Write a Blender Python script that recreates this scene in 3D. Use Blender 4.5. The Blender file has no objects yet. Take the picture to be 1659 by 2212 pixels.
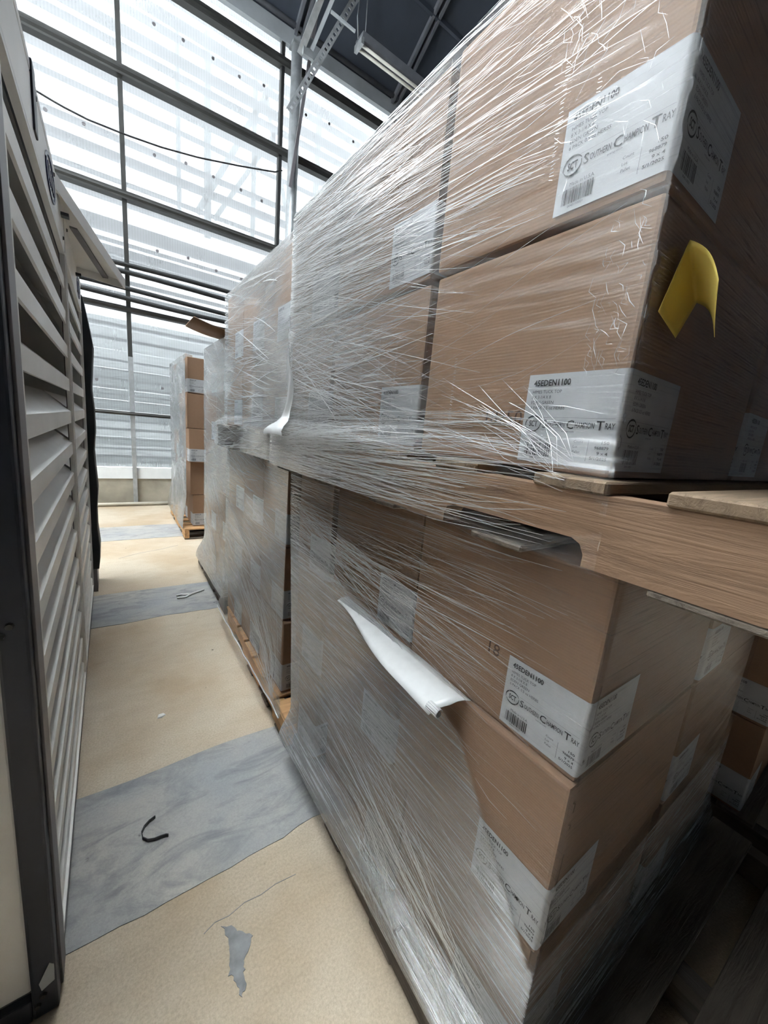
import bpy, bmesh, math, random
import numpy as np
from mathutils import Vector, Matrix

random.seed(7)
RNG = np.random.default_rng(11)
SC = bpy.context.scene
COL = SC.collection
SC.unit_settings.scale_length = 0.76      # one unit is the height of a pallet board run: 0.76 m

# ------------------------------------------------------------------ camera
EYE = 1.5
R_W = np.array([[0.8180, -0.0410, 0.5740], [-0.5680, -0.2140, 0.7950], [0.0900, -0.9760, -0.1980]])

def camera():
    f, cx, cy = 831.0, 829.5, 1106.0
    V = np.array([-379.0, 4094.0, f]); V /= np.linalg.norm(V)
    ay = (-f * f + 379.0 * -594.0) / 4094.0
    A = np.array([-594.0, ay, f]); A /= np.linalg.norm(A)
    up = -V
    X = np.cross(A, up)
    R = np.array([X, A, up])                      # world = R @ camera(x right, y down, z forward)
    cd = bpy.data.cameras.new('camera')
    cd.sensor_fit = 'VERTICAL'; cd.sensor_height = 24.0; cd.sensor_width = 18.0
    cd.lens = f / 2212.0 * 24.0
    cd.clip_start = 0.01; cd.clip_end = 200
    o = bpy.data.objects.new('camera', cd); COL.objects.link(o)
    m = Matrix.Identity(4)
    for i in range(3):
        m[i][0], m[i][1], m[i][2] = R[i][0], -R[i][1], -R[i][2]
    m[0][3], m[1][3], m[2][3] = 0.0, 0.0, EYE
    o.matrix_world = m
    SC.camera = o
camera()

# ------------------------------------------------------------------ sky, exposure
w = bpy.data.worlds.new('overcast_sky'); SC.world = w; w.use_nodes = True
bg = w.node_tree.nodes['Background']
bg.inputs['Color'].default_value = (0.985, 0.99, 1.0, 1)
bg.inputs['Strength'].default_value = 5.2
SC.view_settings.view_transform = 'Standard'
SC.view_settings.look = 'None'
SC.view_settings.gamma = 1.0
SC.view_settings.use_curve_mapping = False
SC.view_settings.exposure = 3.0
SC.cycles.max_bounces = 10
SC.cycles.diffuse_bounces = 5
SC.cycles.glossy_bounces = 4
SC.cycles.transparent_max_bounces = 24
SC.cycles.transmission_bounces = 6
SC.cycles.caustics_reflective = False
SC.cycles.caustics_refractive = False
SC.cycles.sample_clamp_indirect = 6.0

# ------------------------------------------------------------------ helpers
def link(o, parent=None):
    COL.objects.link(o)
    if parent is not None:
        o.parent = parent
    return o

def tag(o, label=None, cat=None, group=None, kind=None):
    if label: o['label'] = label
    if cat: o['category'] = cat
    if group: o['group'] = group
    if kind: o['kind'] = kind
    return o

def empty(name, loc=(0, 0, 0), rot=(0, 0, 0), parent=None):
    o = bpy.data.objects.new(name, None)
    o.empty_display_size = 0.05
    o.location = loc; o.rotation_euler = rot
    return link(o, parent)

def mesh(name, verts, faces, mat=None, smooth=False):
    me = bpy.data.meshes.new(name)
    me.from_pydata([tuple(v) for v in verts], [], [tuple(f) for f in faces])
    if mat: me.materials.append(mat)
    if smooth:
        me.polygons.foreach_set('use_smooth', [True] * len(me.polygons))
    me.update()
    return me

def obj(name, me, parent=None, loc=(0, 0, 0), rot=(0, 0, 0)):
    o = bpy.data.objects.new(name, me)
    o.location = loc; o.rotation_euler = rot
    return link(o, parent)

class MB:
    """collects boxes, prisms and tubes for ONE part"""
    def __init__(s): s.v = []; s.f = []
    def add(s, vs, fs):
        b = len(s.v); s.v += [tuple(v) for v in vs]; s.f += [tuple(b + i for i in f) for f in fs]
        return s
    def box(s, lo, hi):
        x0, y0, z0 = lo; x1, y1, z1 = hi
        return s.add([(x0, y0, z0), (x1, y0, z0), (x1, y1, z0), (x0, y1, z0), (x0, y0, z1), (x1, y0, z1), (x1, y1, z1), (x0, y1, z1)],
                     [(0, 3, 2, 1), (4, 5, 6, 7), (0, 1, 5, 4), (1, 2, 6, 5), (2, 3, 7, 6), (3, 0, 4, 7)])
    def prism(s, prof, a, b, axis):
        """profile (list of 2D points) swept along axis from a to b"""
        n = len(prof)
        def P(p, t):
            if axis == 'y': return (p[0], t, p[1])
            if axis == 'x': return (t, p[0], p[1])
            return (p[0], p[1], t)
        vs = [P(p, a) for p in prof] + [P(p, b) for p in prof]
        fs = [(i, (i + 1) % n, n + (i + 1) % n, n + i) for i in range(n)]
        fs += [tuple(range(n - 1, -1, -1)), tuple(range(n, 2 * n))]
        return s.add(vs, fs)
    def tube(s, pts, r, n=8):
        pts = [Vector(p) for p in pts]; rings = []
        for i, p in enumerate(pts):
            d = (pts[min(i + 1, len(pts) - 1)] - pts[max(i - 1, 0)]).normalized()
            u = d.cross(Vector((0, 0, 1)))
            if u.length < 1e-3: u = d.cross(Vector((1, 0, 0)))
            u.normalize(); w_ = d.cross(u)
            rings.append([p + (u * math.cos(2 * math.pi * k / n) + w_ * math.sin(2 * math.pi * k / n)) * r for k in range(n)])
        vs = [v for q in rings for v in q]; fs = []
        for i in range(len(pts) - 1):
            for k in range(n):
                fs.append((i * n + k, i * n + (k + 1) % n, (i + 1) * n + (k + 1) % n, (i + 1) * n + k))
        fs += [tuple(range(n - 1, -1, -1)), tuple((len(pts) - 1) * n + k for k in range(n))]
        return s.add(vs, fs)
    def bar(s, p, q, w_, t, up=(0, 0, 1)):
        """a flat bar from p to q, w_ wide and t thick"""
        p, q = Vector(p), Vector(q); d = (q - p).normalized()
        a = d.cross(Vector(up)).normalized() * (w_ / 2); b = a.cross(d).normalized() * (t / 2)
        vs = [p - a - b, p + a - b, p + a + b, p - a + b, q - a - b, q + a - b, q + a + b, q - a + b]
        return s.add(vs, [(0, 3, 2, 1), (4, 5, 6, 7), (0, 1, 5, 4), (1, 2, 6, 5), (2, 3, 7, 6), (3, 0, 4, 7)])
    def build(s, name, mat, parent=None, smooth=False, loc=(0, 0, 0), bevel=0.0):
        me = mesh(name, s.v, s.f, mat, smooth)
        fix(me, bevel)
        return obj(name, me, parent, loc)

def fix(me, bevel=0.0, seg=2):
    bm = bmesh.new(); bm.from_mesh(me)
    bmesh.ops.recalc_face_normals(bm, faces=bm.faces)
    if bevel > 0:
        bmesh.ops.bevel(bm, geom=list(bm.edges), offset=bevel, segments=seg, affect='EDGES', profile=0.6)
    bm.to_mesh(me); bm.free(); me.update()

# value noise on a hashed lattice
_H = RNG.random((512, 512))
def vnoise(a, b):
    a = np.asarray(a, float); b = np.asarray(b, float)
    ia = np.floor(a).astype(int); ib = np.floor(b).astype(int)
    fa = a - ia; fb = b - ib
    fa = fa * fa * (3 - 2 * fa); fb = fb * fb * (3 - 2 * fb)
    g = lambda i, j: _H[i % 512, j % 512]
    return ((g(ia, ib) * (1 - fa) + g(ia + 1, ib) * fa) * (1 - fb) + (g(ia, ib + 1) * (1 - fa) + g(ia + 1, ib + 1) * fa) * fb)

def smooth01(t):
    t = np.clip(t, 0, 1); return t * t * (3 - 2 * t)

# ------------------------------------------------------------------ materials
class NT:
    def __init__(s, name):
        s.m = bpy.data.materials.new(name); s.m.use_nodes = True
        s.t = s.m.node_tree; s.t.nodes.clear()
        s.out = s.n('ShaderNodeOutputMaterial')
    def n(s, typ, **kw):
        nd = s.t.nodes.new(typ)
        for k, v in kw.items(): setattr(nd, k, v)
        return nd
    def l(s, a, b): s.t.links.new(a, b)
    def set(s, nd, **kw):
        for k, v in kw.items():
            nd.inputs[k.replace('_', ' ')].default_value = v
        return nd
    def coords(s, kind='Object'):
        return s.n('ShaderNodeTexCoord').outputs[kind]
    def mapping(s, vec, scale=(1, 1, 1), rot=(0, 0, 0)):
        mp = s.n('ShaderNodeMapping'); s.l(vec, mp.inputs['Vector'])
        mp.inputs['Scale'].default_value = scale; mp.inputs['Rotation'].default_value = rot
        return mp.outputs['Vector']
    def noise(s, vec, scale, detail=4, rough=0.55, dist=0.0):
        nd = s.n('ShaderNodeTexNoise'); s.l(vec, nd.inputs['Vector'])
        nd.inputs['Scale'].default_value = scale; nd.inputs['Detail'].default_value = detail
        nd.inputs['Roughness'].default_value = rough; nd.inputs['Distortion'].default_value = dist
        return nd.outputs['Fac']
    def ramp(s, fac, stops):
        r = s.n('ShaderNodeValToRGB'); s.l(fac, r.inputs['Fac'])
        e = r.color_ramp.elements
        while len(e) < len(stops): e.new(0.5)
        for el, (p, c) in zip(e, stops):
            el.position = p; el.color = (c if isinstance(c, tuple) else (c, c, c)) + (1,)
        return r.outputs['Color']
    def math(s, op, a, b=None, clamp=False):
        m = s.n('ShaderNodeMath', operation=op, use_clamp=clamp)
        for i, v in enumerate((a, b)):
            if v is None: continue
            if isinstance(v, (int, float)): m.inputs[i].default_value = v
            else: s.l(v, m.inputs[i])
        return m.outputs[0]
    def mixc(s, fac, a, b, blend='MIX'):
        m = s.n('ShaderNodeMix', data_type='RGBA', blend_type=blend)
        for i, v in ((0, fac), (6, a), (7, b)):
            if isinstance(v, (int, float)): m.inputs[i].default_value = v
            elif isinstance(v, tuple): m.inputs[i].default_value = v + (1,)
            else: s.l(v, m.inputs[i])
        return m.outputs[2]
    def mixs(s, fac, a, b):
        m = s.n('ShaderNodeMixShader')
        if isinstance(fac, (int, float)): m.inputs[0].default_value = fac
        else: s.l(fac, m.inputs[0])
        s.l(a, m.inputs[1]); s.l(b, m.inputs[2])
        return m.outputs[0]
    def bump(s, height, strength, dist=0.01):
        b = s.n('ShaderNodeBump'); s.l(height, b.inputs['Height'])
        b.inputs['Strength'].default_value = strength; b.inputs['Distance'].default_value = dist
        return b.outputs['Normal']
    def done(s, shader):
        s.l(shader, s.out.inputs['Surface']); return s.m
    def principled(s, color, rough=0.6, metal=0.0, normal=None, spec=0.4):
        p = s.n('ShaderNodeBsdfPrincipled')
        for k, v in (('Base Color', color), ('Roughness', rough), ('Metallic', metal)):
            if isinstance(v, tuple): p.inputs[k].default_value = v + (1,)
            elif isinstance(v, (int, float)): p.inputs[k].default_value = v
            else: s.l(v, p.inputs[k])
        p.inputs['Specular IOR Level'].default_value = spec
        if normal is not None: s.l(normal, p.inputs['Normal'])
        return p.outputs['BSDF']

M = {}
def simple(key, color, rough=0.6, metal=0.0, var=0.12, scale=6.0, bump=0.0, spec=0.4):
    t = NT(key); c = t.coords()
    n = t.noise(c, scale, 5)
    lo = tuple(max(0, x * (1 - var)) for x in color); hi = tuple(x * (1 + var) for x in color)
    col = t.ramp(n, [(0.3, lo), (0.7, hi)])
    nm = t.bump(t.noise(c, scale * 12, 3), bump, 0.004) if bump else None
    M[key] = t.done(t.principled(col, rough, metal, nm, spec))

simple('white_paint', (0.86, 0.85, 0.82), 0.42, var=0.06, scale=3)
simple('dark_paint', (0.022, 0.026, 0.038), 0.45, var=0.25, scale=4)
simple('frame_grey', (0.16, 0.15, 0.16), 0.45, var=0.15, scale=5)
simple('machine_inside', (0.02, 0.022, 0.028), 0.6)
simple('black_rubber', (0.008, 0.009, 0.012), 0.7)
simple('galvanised', (0.44, 0.46, 0.47), 0.42, 0.55, var=0.2, scale=9, bump=0.1)
simple('girt_steel', (0.045, 0.045, 0.042), 0.5, 0.2, var=0.2, scale=4)
simple('girt_dark', (0.016, 0.017, 0.018), 0.55)
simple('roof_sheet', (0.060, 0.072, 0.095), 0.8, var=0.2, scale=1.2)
simple('rafter', (0.16, 0.17, 0.19), 0.6, 0.2)
simple('eave_trim', (0.42, 0.45, 0.47), 0.55, var=0.15, scale=2)
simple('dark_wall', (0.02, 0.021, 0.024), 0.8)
simple('base_metal', (0.40, 0.37, 0.30), 0.5, 0.2, var=0.3, scale=2.2)
simple('label_paper', (0.43, 0.44, 0.455), 0.55, var=0.05, scale=30)
simple('label_ink', (0.012, 0.012, 0.014), 0.6)
simple('stamp_ink', (0.09, 0.055, 0.04), 0.8)
simple('white_sheet', (0.52, 0.52, 0.51), 0.35, var=0.06, scale=20)
simple('outside_beam', (0.34, 0.37, 0.40), 0.6)
def outside_sheet(key, color):
    t = NT(key); n = t.noise(t.coords(), 3.0, 3)
    col = t.ramp(n, [(0.3, tuple(x * .93 for x in color)), (0.7, color)])
    df = t.n('ShaderNodeBsdfDiffuse'); t.l(col, df.inputs['Color']); tl = t.n('ShaderNodeBsdfTranslucent'); t.l(col, tl.inputs['Color'])
    M[key] = t.done(t.mixs(0.6, df.outputs[0], tl.outputs[0]))
outside_sheet('greenhouse_white', (0.90, 0.92, 0.92))
outside_sheet('greenhouse_grey', (0.60, 0.63, 0.63))
simple('outside_white', (0.80, 0.82, 0.82), 0.7, var=0.05)
simple('outside_grey', (0.58, 0.60, 0.60), 0.7, var=0.08)
simple('outside_ground', (0.70, 0.69, 0.66), 0.9)
simple('tube_white', (0.75, 0.74, 0.66), 0.3)
simple('black_plastic', (0.012, 0.012, 0.014), 0.4)
simple('scrap_white', (0.72, 0.71, 0.67), 0.5)
simple('blue_badge', (0.02, 0.09, 0.35), 0.4)
simple('emblem_blue', (0.02, 0.03, 0.09), 0.4)

def cardboard(key, color):
    t = NT(key); c = t.coords(); info = t.n('ShaderNodeObjectInfo')
    big = t.noise(c, 3.0, 3)
    fib = t.noise(t.mapping(c, (30, 30, 160)), 1.0, 3)
    flu = t.n('ShaderNodeTexWave', wave_type='BANDS', bands_direction='Z'); t.l(c, flu.inputs['Vector'])
    flu.inputs['Scale'].default_value = 55; flu.inputs['Distortion'].default_value = 0.6
    k = t.math('ADD', t.math('MULTIPLY', big, 0.5), t.math('MULTIPLY', fib, 0.35))
    k = t.math('ADD', k, t.math('MULTIPLY', info.outputs['Random'], 0.18))
    col = t.ramp(k, [(0.28, tuple(x * 0.84 for x in color)), (0.78, tuple(x * 1.12 for x in color))])
    h = t.math('ADD', t.math('MULTIPLY', flu.outputs['Fac'], 0.4), fib)
    M[key] = t.done(t.principled(col, 0.72, 0, t.bump(h, 0.08, 0.004), 0.25))
cardboard('cardboard', (0.265, 0.163, 0.103))

def wood(key, color, grain_axis):
    t = NT(key); c = t.coords(); info = t.n('ShaderNodeObjectInfo')
    sc = {'x': (3, 40, 40), 'y': (40, 3, 40)}[grain_axis]
    add = t.n('ShaderNodeVectorMath', operation='ADD'); t.l(c, add.inputs[0])
    cmb = t.n('ShaderNodeCombineXYZ'); t.l(t.math('MULTIPLY', info.outputs['Random'], 9.0), cmb.inputs['Z']); t.l(cmb.outputs[0], add.inputs[1])
    g = t.noise(t.mapping(add.outputs[0], sc), 1.0, 6, 0.65, 0.6)
    big = t.noise(add.outputs[0], 4.0, 3)
    k = t.math('ADD', t.math('MULTIPLY', g, 0.75), t.math('MULTIPLY', big, 0.3))
    col = t.ramp(k, [(0.34, tuple(x * 0.45 for x in color)), (0.52, color), (0.72, tuple(x * 1.25 for x in color))])
    M[key] = t.done(t.principled(col, 0.75, 0, t.bump(g, 0.5, 0.01), 0.2))
wood('wood_stringer', (0.24, 0.15, 0.095), 'y')
wood('wood_deck', (0.21, 0.15, 0.10), 'x')
wood('wood_old', (0.10, 0.085, 0.07), 'y')
wood('wood_old_deck', (0.15, 0.125, 0.10), 'x')
wood('wood_orange', (0.50, 0.29, 0.14), 'y')
wood('wood_orange_deck', (0.50, 0.29, 0.14), 'x')

def concrete(key, color, dark, warm, spk, veins):
    t = NT(key); c = t.coords()
    big = t.noise(c, 1.3, 4, 0.6); med = t.noise(c, 7.0, 5, 0.65); fine = t.noise(c, 130.0, 3, 0.8)
    streak = t.noise(t.mapping(c, (3.0, 8.0, 1)), 1.2, 7, 0.68, 1.2)
    col = t.mixc(t.ramp(big, [(0.40, 0.0), (0.62, 1.0)]), color, warm)
    col = t.mixc(t.math('MULTIPLY', t.ramp(streak, [(0.47, 0.0), (0.66, 1.0)]), veins), col, dark)
    col = t.mixc(t.ramp(fine, [(0.30, spk), (0.66, 0.0)]), col, dark)
    vor = t.n('ShaderNodeTexVoronoi', feature='F1'); t.l(c, vor.inputs['Vector']); vor.inputs['Scale'].default_value = 11.0
    spot = t.math('MULTIPLY', t.ramp(vor.outputs['Distance'], [(0.05, 1.0), (0.09, 0.0)]), t.ramp(med, [(0.56, 0.0), (0.62, 0.9)]))
    col = t.mixc(spot, col, tuple(x * 0.35 for x in dark))
    h = t.math('ADD', t.math('MULTIPLY', med, 0.5), fine)
    M[key] = t.done(t.principled(col, 0.68, 0, t.bump(h, 0.22, 0.006), 0.35))
concrete('concrete_tan', (0.62, 0.535, 0.415), (0.30, 0.235, 0.16), (0.50, 0.385, 0.26), 0.55, 0.18)
concrete('concrete_grey', (0.34, 0.345, 0.345), (0.17, 0.175, 0.19), (0.47, 0.44, 0.39), 0.3, 0.65)
simple('patch_grey', (0.26, 0.26, 0.26), 0.8, var=0.25, scale=25)

def polycarbonate(key, tint, haze):
    t = NT(key); c = t.coords()
    wv = t.n('ShaderNodeTexWave', wave_type='BANDS', bands_direction='X'); t.l(c, wv.inputs['Vector'])
    wv.inputs['Scale'].default_value = 9.0; wv.inputs['Distortion'].default_value = 0.0
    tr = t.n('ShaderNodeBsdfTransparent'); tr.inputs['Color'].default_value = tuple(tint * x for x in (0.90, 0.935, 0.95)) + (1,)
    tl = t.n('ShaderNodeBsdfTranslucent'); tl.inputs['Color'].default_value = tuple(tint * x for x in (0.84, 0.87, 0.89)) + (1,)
    gl = t.n('ShaderNodeBsdfGlossy'); gl.inputs['Roughness'].default_value = 0.15
    dirt = t.noise(c, 2.5, 5, 0.6)
    fac = t.math('ADD', t.math('MULTIPLY', wv.outputs['Fac'], 0.06), t.math('ADD', t.math('MULTIPLY', dirt, 0.14), haze))
    s1 = t.mixs(fac, tr.outputs[0], tl.outputs[0])
    M[key] = t.done(t.mixs(0.04, s1, gl.outputs[0]))
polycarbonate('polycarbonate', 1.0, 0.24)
polycarbonate('polycarbonate_dimmed', 0.275, 0.24)  # tint lowered so the window stays unclipped under the high exposure
polycarbonate('polycarbonate_side', 0.55, 0.24)  # tint sets how much light the added side panes let in

def film(key, milk, gloss, crease):
    """clear stretch film: several thin layers, glossy, whitened where it is stretched into creases"""
    t = NT(key); uv = t.coords('UV')
    at = t.n('ShaderNodeAttribute', attribute_name='plies')
    a = t.noise(t.mapping(uv, (2.2, 170, 1), (0, 0, math.radians(5))), 1.0, 4, 0.6)
    b = t.noise(t.mapping(uv, (3.2, 120, 1), (0, 0, math.radians(-13))), 1.0, 4, 0.6)
    c = t.noise(t.mapping(uv, (7.0, 420, 1), (0, 0, math.radians(-3))), 1.0, 3, 0.6)
    zone = t.noise(uv, 2.6, 3)
    mix = t.n('ShaderNodeMix', data_type='FLOAT'); t.l(t.ramp(zone, [(0.42, 0.0), (0.58, 1.0)]), mix.inputs[0]); t.l(a, mix.inputs[2]); t.l(b, mix.inputs[3])
    h = t.math('ADD', mix.outputs[0], t.math('MULTIPLY', c, 0.45))
    nm = t.bump(h, crease, 0.02); bnode = nm.node; t.l(t.math('MULTIPLY', at.outputs['Fac'], crease), bnode.inputs['Strength'])
    geo = t.n('ShaderNodeNewGeometry'); dot = t.n('ShaderNodeVectorMath', operation='DOT_PRODUCT')
    t.l(geo.outputs['Incoming'], dot.inputs[0]); t.l(nm, dot.inputs[1])
    c5 = t.math('POWER', t.math('SUBTRACT', 1.0, t.math('ABSOLUTE', dot.outputs['Value']), clamp=True), 5.0)   # Schlick, same from both sides of the film
    inv = t.math('SUBTRACT', 0.96, t.math('MULTIPLY', c5, 0.96))
    refl = t.math('SUBTRACT', 1.0, t.math('POWER', inv, t.math('ADD', t.math('MULTIPLY', at.outputs['Fac'], gloss), 0.15)), clamp=True)
    line = t.ramp(h, [(0.76, 0.0), (0.93, 1.0)])
    white = t.math('ADD', t.math('MULTIPLY', line, 0.55), milk)
    white = t.math('MINIMUM', t.math('MULTIPLY', white, at.outputs['Fac']), 0.72)
    tr = t.n('ShaderNodeBsdfTransparent'); tr.inputs['Color'].default_value = (0.985, 0.985, 0.985, 1)
    df = t.n('ShaderNodeBsdfDiffuse'); df.inputs['Color'].default_value = (0.66, 0.665, 0.66, 1); t.l(nm, df.inputs['Normal'])
    tl = t.n('ShaderNodeBsdfTranslucent'); tl.inputs['Color'].default_value = (0.66, 0.665, 0.66, 1)
    gl = t.n('ShaderNodeBsdfGlossy'); gl.inputs['Roughness'].default_value = 0.18; t.l(nm, gl.inputs['Normal'])
    body = t.mixs(white, tr.outputs[0], t.mixs(0.35, df.outputs[0], tl.outputs[0]))
    M[key] = t.done(t.mixs(refl, body, gl.outputs[0]))
film('stretch_film', 0.085, 1.0, 0.22)

def crease_film():
    t = NT('film_crease')
    tr = t.n('ShaderNodeBsdfTransparent')
    df = t.n('ShaderNodeBsdfDiffuse'); df.inputs['Color'].default_value = (0.90, 0.90, 0.89, 1)  # near-white diffuse stands in for window glints along the creases
    gl = t.n('ShaderNodeBsdfGlossy'); gl.inputs['Roughness'].default_value = 0.11; gl.inputs['Color'].default_value = (1, 1, 1, 1)
    s = t.mixs(0.55, df.outputs[0], gl.outputs[0])
    M['film_crease'] = t.done(t.mixs(0.80, tr.outputs[0], s))
crease_film()

def sticky():
    t = NT('sticky_paper')
    df = t.principled((0.80, 0.64, 0.16), 0.6)
    tl = t.n('ShaderNodeBsdfTranslucent'); tl.inputs['Color'].default_value = (0.6, 0.42, 0.05, 1)
    M['sticky_paper'] = t.done(t.mixs(0.35, df, tl.outputs[0]))
sticky()

# ================================================================== THE SETTING
WY = 7.42                      # the glazed end wall
# ---- floor: tan concrete with grey filled strips across the aisle
STRIPS = [(1.10, 1.64), (3.09, 3.66), (5.27, 5.93), (-1.15, -0.6)]
floor = MB().box((-4.2, -1.5, -0.12), (6.2, 7.6, 0.0)).build('floor', M['concrete_tan'])
tag(floor, 'tan concrete floor of the aisle crossed by grey strips', 'floor', kind='structure')
for k, (a, b) in enumerate(STRIPS):
    n = 40
    xs = np.linspace(-4.0, 6.0, n)
    n = 160; xs = np.linspace(-4.0, 6.0, n); j0 = (vnoise(xs * 3.1, xs * 0 + k * 7.3) - .5) * 0.03 + (vnoise(xs * 17, xs * 0 + k) - .5) * .014; j1 = (vnoise(xs * 2.7, xs * 0 + 3 + k * 5.1) - .5) * 0.03
    vs = [(x, a + d, 0.0) for x, d in zip(xs, j0)] + [(x, b + d, 0.0) for x, d in zip(xs, j1)]
    vs = [(x, y, 0.003) for x, y, _ in vs] + [(x, y, -0.01) for x, y, _ in vs]
    fs = []
    for i in range(n - 1):
        fs += [(i, i + 1, n + i + 1, n + i), (2 * n + i, 3 * n + i, 3 * n + i + 1, 2 * n + i + 1),
               (i, 2 * n + i, 2 * n + i + 1, i + 1), (n + i, n + i + 1, 3 * n + i + 1, 3 * n + i)]
    obj('floor_strip', mesh('floor_strip', vs, fs, M['concrete_grey']), floor)
# grey mortar patch and hairline cracks
def blob(name, pts, z, t, mat, parent):
    rj = random.Random(4); fine = []
    for (x0, y0), (x1, y1) in zip(pts, pts[1:] + pts[:1]):      # ragged outline
        for k in range(4):
            u = k / 4; fine.append((x0 + (x1 - x0) * u + rj.uniform(-.0035, .0035), y0 + (y1 - y0) * u + rj.uniform(-.0035, .0035)))
    pts = fine
    n = len(pts)
    vs = [(x, y, z + t) for x, y in pts] + [(x, y, z - 0.002) for x, y in pts]
    fs = [tuple(range(n))] + [(i, n + i, n + (i + 1) % n, (i + 1) % n) for i in range(n)]
    me = mesh(name, vs, fs, mat); fix(me)
    return obj(name, me, parent)
blob('mortar_patch', [(0.215, 0.94), (0.245, 0.915), (0.262, 0.89), (0.285, 0.868), (0.272, 0.845), (0.25, 0.825), (0.245, 0.80), (0.238, 0.765), (0.224, 0.755), (0.222, 0.79), (0.208, 0.815), (0.218, 0.85), (0.226, 0.885)], 0, 0.002, M['patch_grey'], floor)
for pts in ([(0.167, 0.945), (0.20, 0.957), (0.24, 0.952), (0.29, 0.962), (0.34, 0.956), (0.39, 0.961), (0.458, 0.954)], [(0.02, 4.6), (0.2, 4.72), (0.42, 4.80), (0.6, 4.9)]):
    c = MB()
    for p, q in zip(pts, pts[1:]):
        c.bar((*p, 0.0005), (*q, 0.0005), 0.0018 if p[1] < 2 else 0.004, 0.001)
    c.build('crack', M['patch_grey'], floor)

# ---- end wall: twin-wall polycarbonate on steel girts
wall = empty('wall_back', (0, WY, 0))
tag(wall, 'translucent polycarbonate end wall on dark horizontal girts', 'wall', kind='structure')
MX = [-4.14, -1.92, 0.30, 2.52, 4.74, 6.2]
GZ = [0.60, 1.45, 2.97, 4.46, 5.96, 7.22, 7.75]
for i in range(len(MX) - 1):
    for j in range(len(GZ) - 1):
        MB().box((MX[i] + 0.006, 0.05, GZ[j] + 0.004), (MX[i + 1] - 0.006, 0.058, GZ[j + 1] - 0.004)).build('pane', M['polycarbonate_dimmed'], wall)
for z, hgt, mt in ((1.45, 0.028, 'girt_steel'), (2.97, 0.034, 'girt_steel'), (4.47, 0.050, 'girt_steel'), (5.95, 0.060, 'girt_steel'), (7.19, 0.062, 'girt_steel')):
    g = MB().prism([(-0.07, z - hgt), (0.05, z - hgt), (0.05, z + hgt), (-0.07, z + hgt), (-0.07, z + hgt * .55), (-0.085, z), (-0.07, z - hgt * .55)], -4.14, 6.2, 'x')
    g.build('girt', M[mt], wall, bevel=0.0)
for x in MX[1:5]:
    MB().box((x - 0.028, -0.035, 0.02), (x + 0.028, 0.049, 7.7)).build('mullion', M['girt_steel'], wall)
MB().box((2.50, -0.05, 2.97), (2.54, -0.03, 7.3)).build('mullion_cover', M['girt_dark'], wall)
for x0, x1 in zip(MX[:-1], MX[1:]):
    MB().box((x0 + .01, 0.0, 0.42), (x1 - .01, 0.07, 0.60)).build('sill_beam', M['outside_white'], wall)
    MB().box((x0 + .01, 0.02, 0.0), (x1 - .01, 0.06, 0.42)).build('base_panel', M['base_metal'], wall)
for x in MX[1:5]:
    MB().box((x - 0.030, -0.045, 0.0), (x + 0.030, -0.036, 2.3)).build('mullion_face', M['galvanised'], wall)
# washers that hold the sheets
wash = mesh('washer', [(0.022 * math.cos(a), y, 0.022 * math.sin(a)) for y in (0.0, -0.01) for a in np.linspace(0, 2 * math.pi, 9)[:-1]],
            [tuple(range(8, 16))] + [(i, (i + 1) % 8, 8 + (i + 1) % 8, 8 + i) for i in range(8)], M['frame_grey'])
for z in (6.75, 5.2, 3.9, 1.9):
    for x in (-0.55, -0.15, 0.72, 1.12, 1.52, 1.9, 2.25, 3.0, 3.4, 3.9):
        obj('washer', wash, wall, (x + random.uniform(-.04, .04), 0.05, z + random.uniform(-.05, .05)))
# eave beam above the glazing
MB().box((-4.14, -0.06, 7.46), (6.2, 0.02, 7.68)).build('eave_trim', M['eave_trim'], wall)
MB().tube([(-4.1, -0.12, 7.70), (6.1, -0.12, 7.70)], 0.035).build('eave_pipe', M['rafter'], wall, True)

# ---- dark bars running across the glazing at shoulder height
for k, z in enumerate((3.54, 3.43, 3.22, 3.10)):
    pts = [(x, WY - 0.13, z + 0.02 * math.sin(x * 1.3 + k)) for x in np.linspace(-1.9, 4.7, 14)]
    b = MB().tube(pts, 0.032, 8).build('conduit', M['girt_dark'], None, True)
    tag(b, ['topmost', 'second', 'third', 'lowest'][k] + ' of four black conduits crossing the glazed end wall', 'conduit', 'black conduits on the glazed wall')
b = MB().tube([(-1.9, WY - 0.16, 0.03), (0.3, WY - 0.16, 0.032), (4.7, WY - 0.16, 0.03)], 0.03, 8).build('floor_pipe', M['base_metal'], None, True)
tag(b, 'pale pipe lying on the floor along the glazed end wall', 'pipe')
# sagging cable
cp = np.array([(-0.90, 5.33), (-0.699, 5.257), (-0.35, 5.177), (-0.072, 5.156), (0.332, 5.175), (0.773, 5.208), (1.258, 5.28), (1.862, 5.42), (2.455, 5.62), (2.53, 5.65)])
tq = np.linspace(-0.9, 2.53, 30)
pts = [(x, 7.3, float(z)) for x, z in zip(tq, np.interp(tq, cp[:, 0], np.convolve(np.pad(cp[:, 1], 1, 'edge'), [.2, .6, .2], 'valid')))]
b = MB().tube(pts, 0.011, 6).build('cable', M['girt_dark'], None, True)
tag(b, 'thin dark cable sagging across the upper glazed panes', 'cable')

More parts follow.
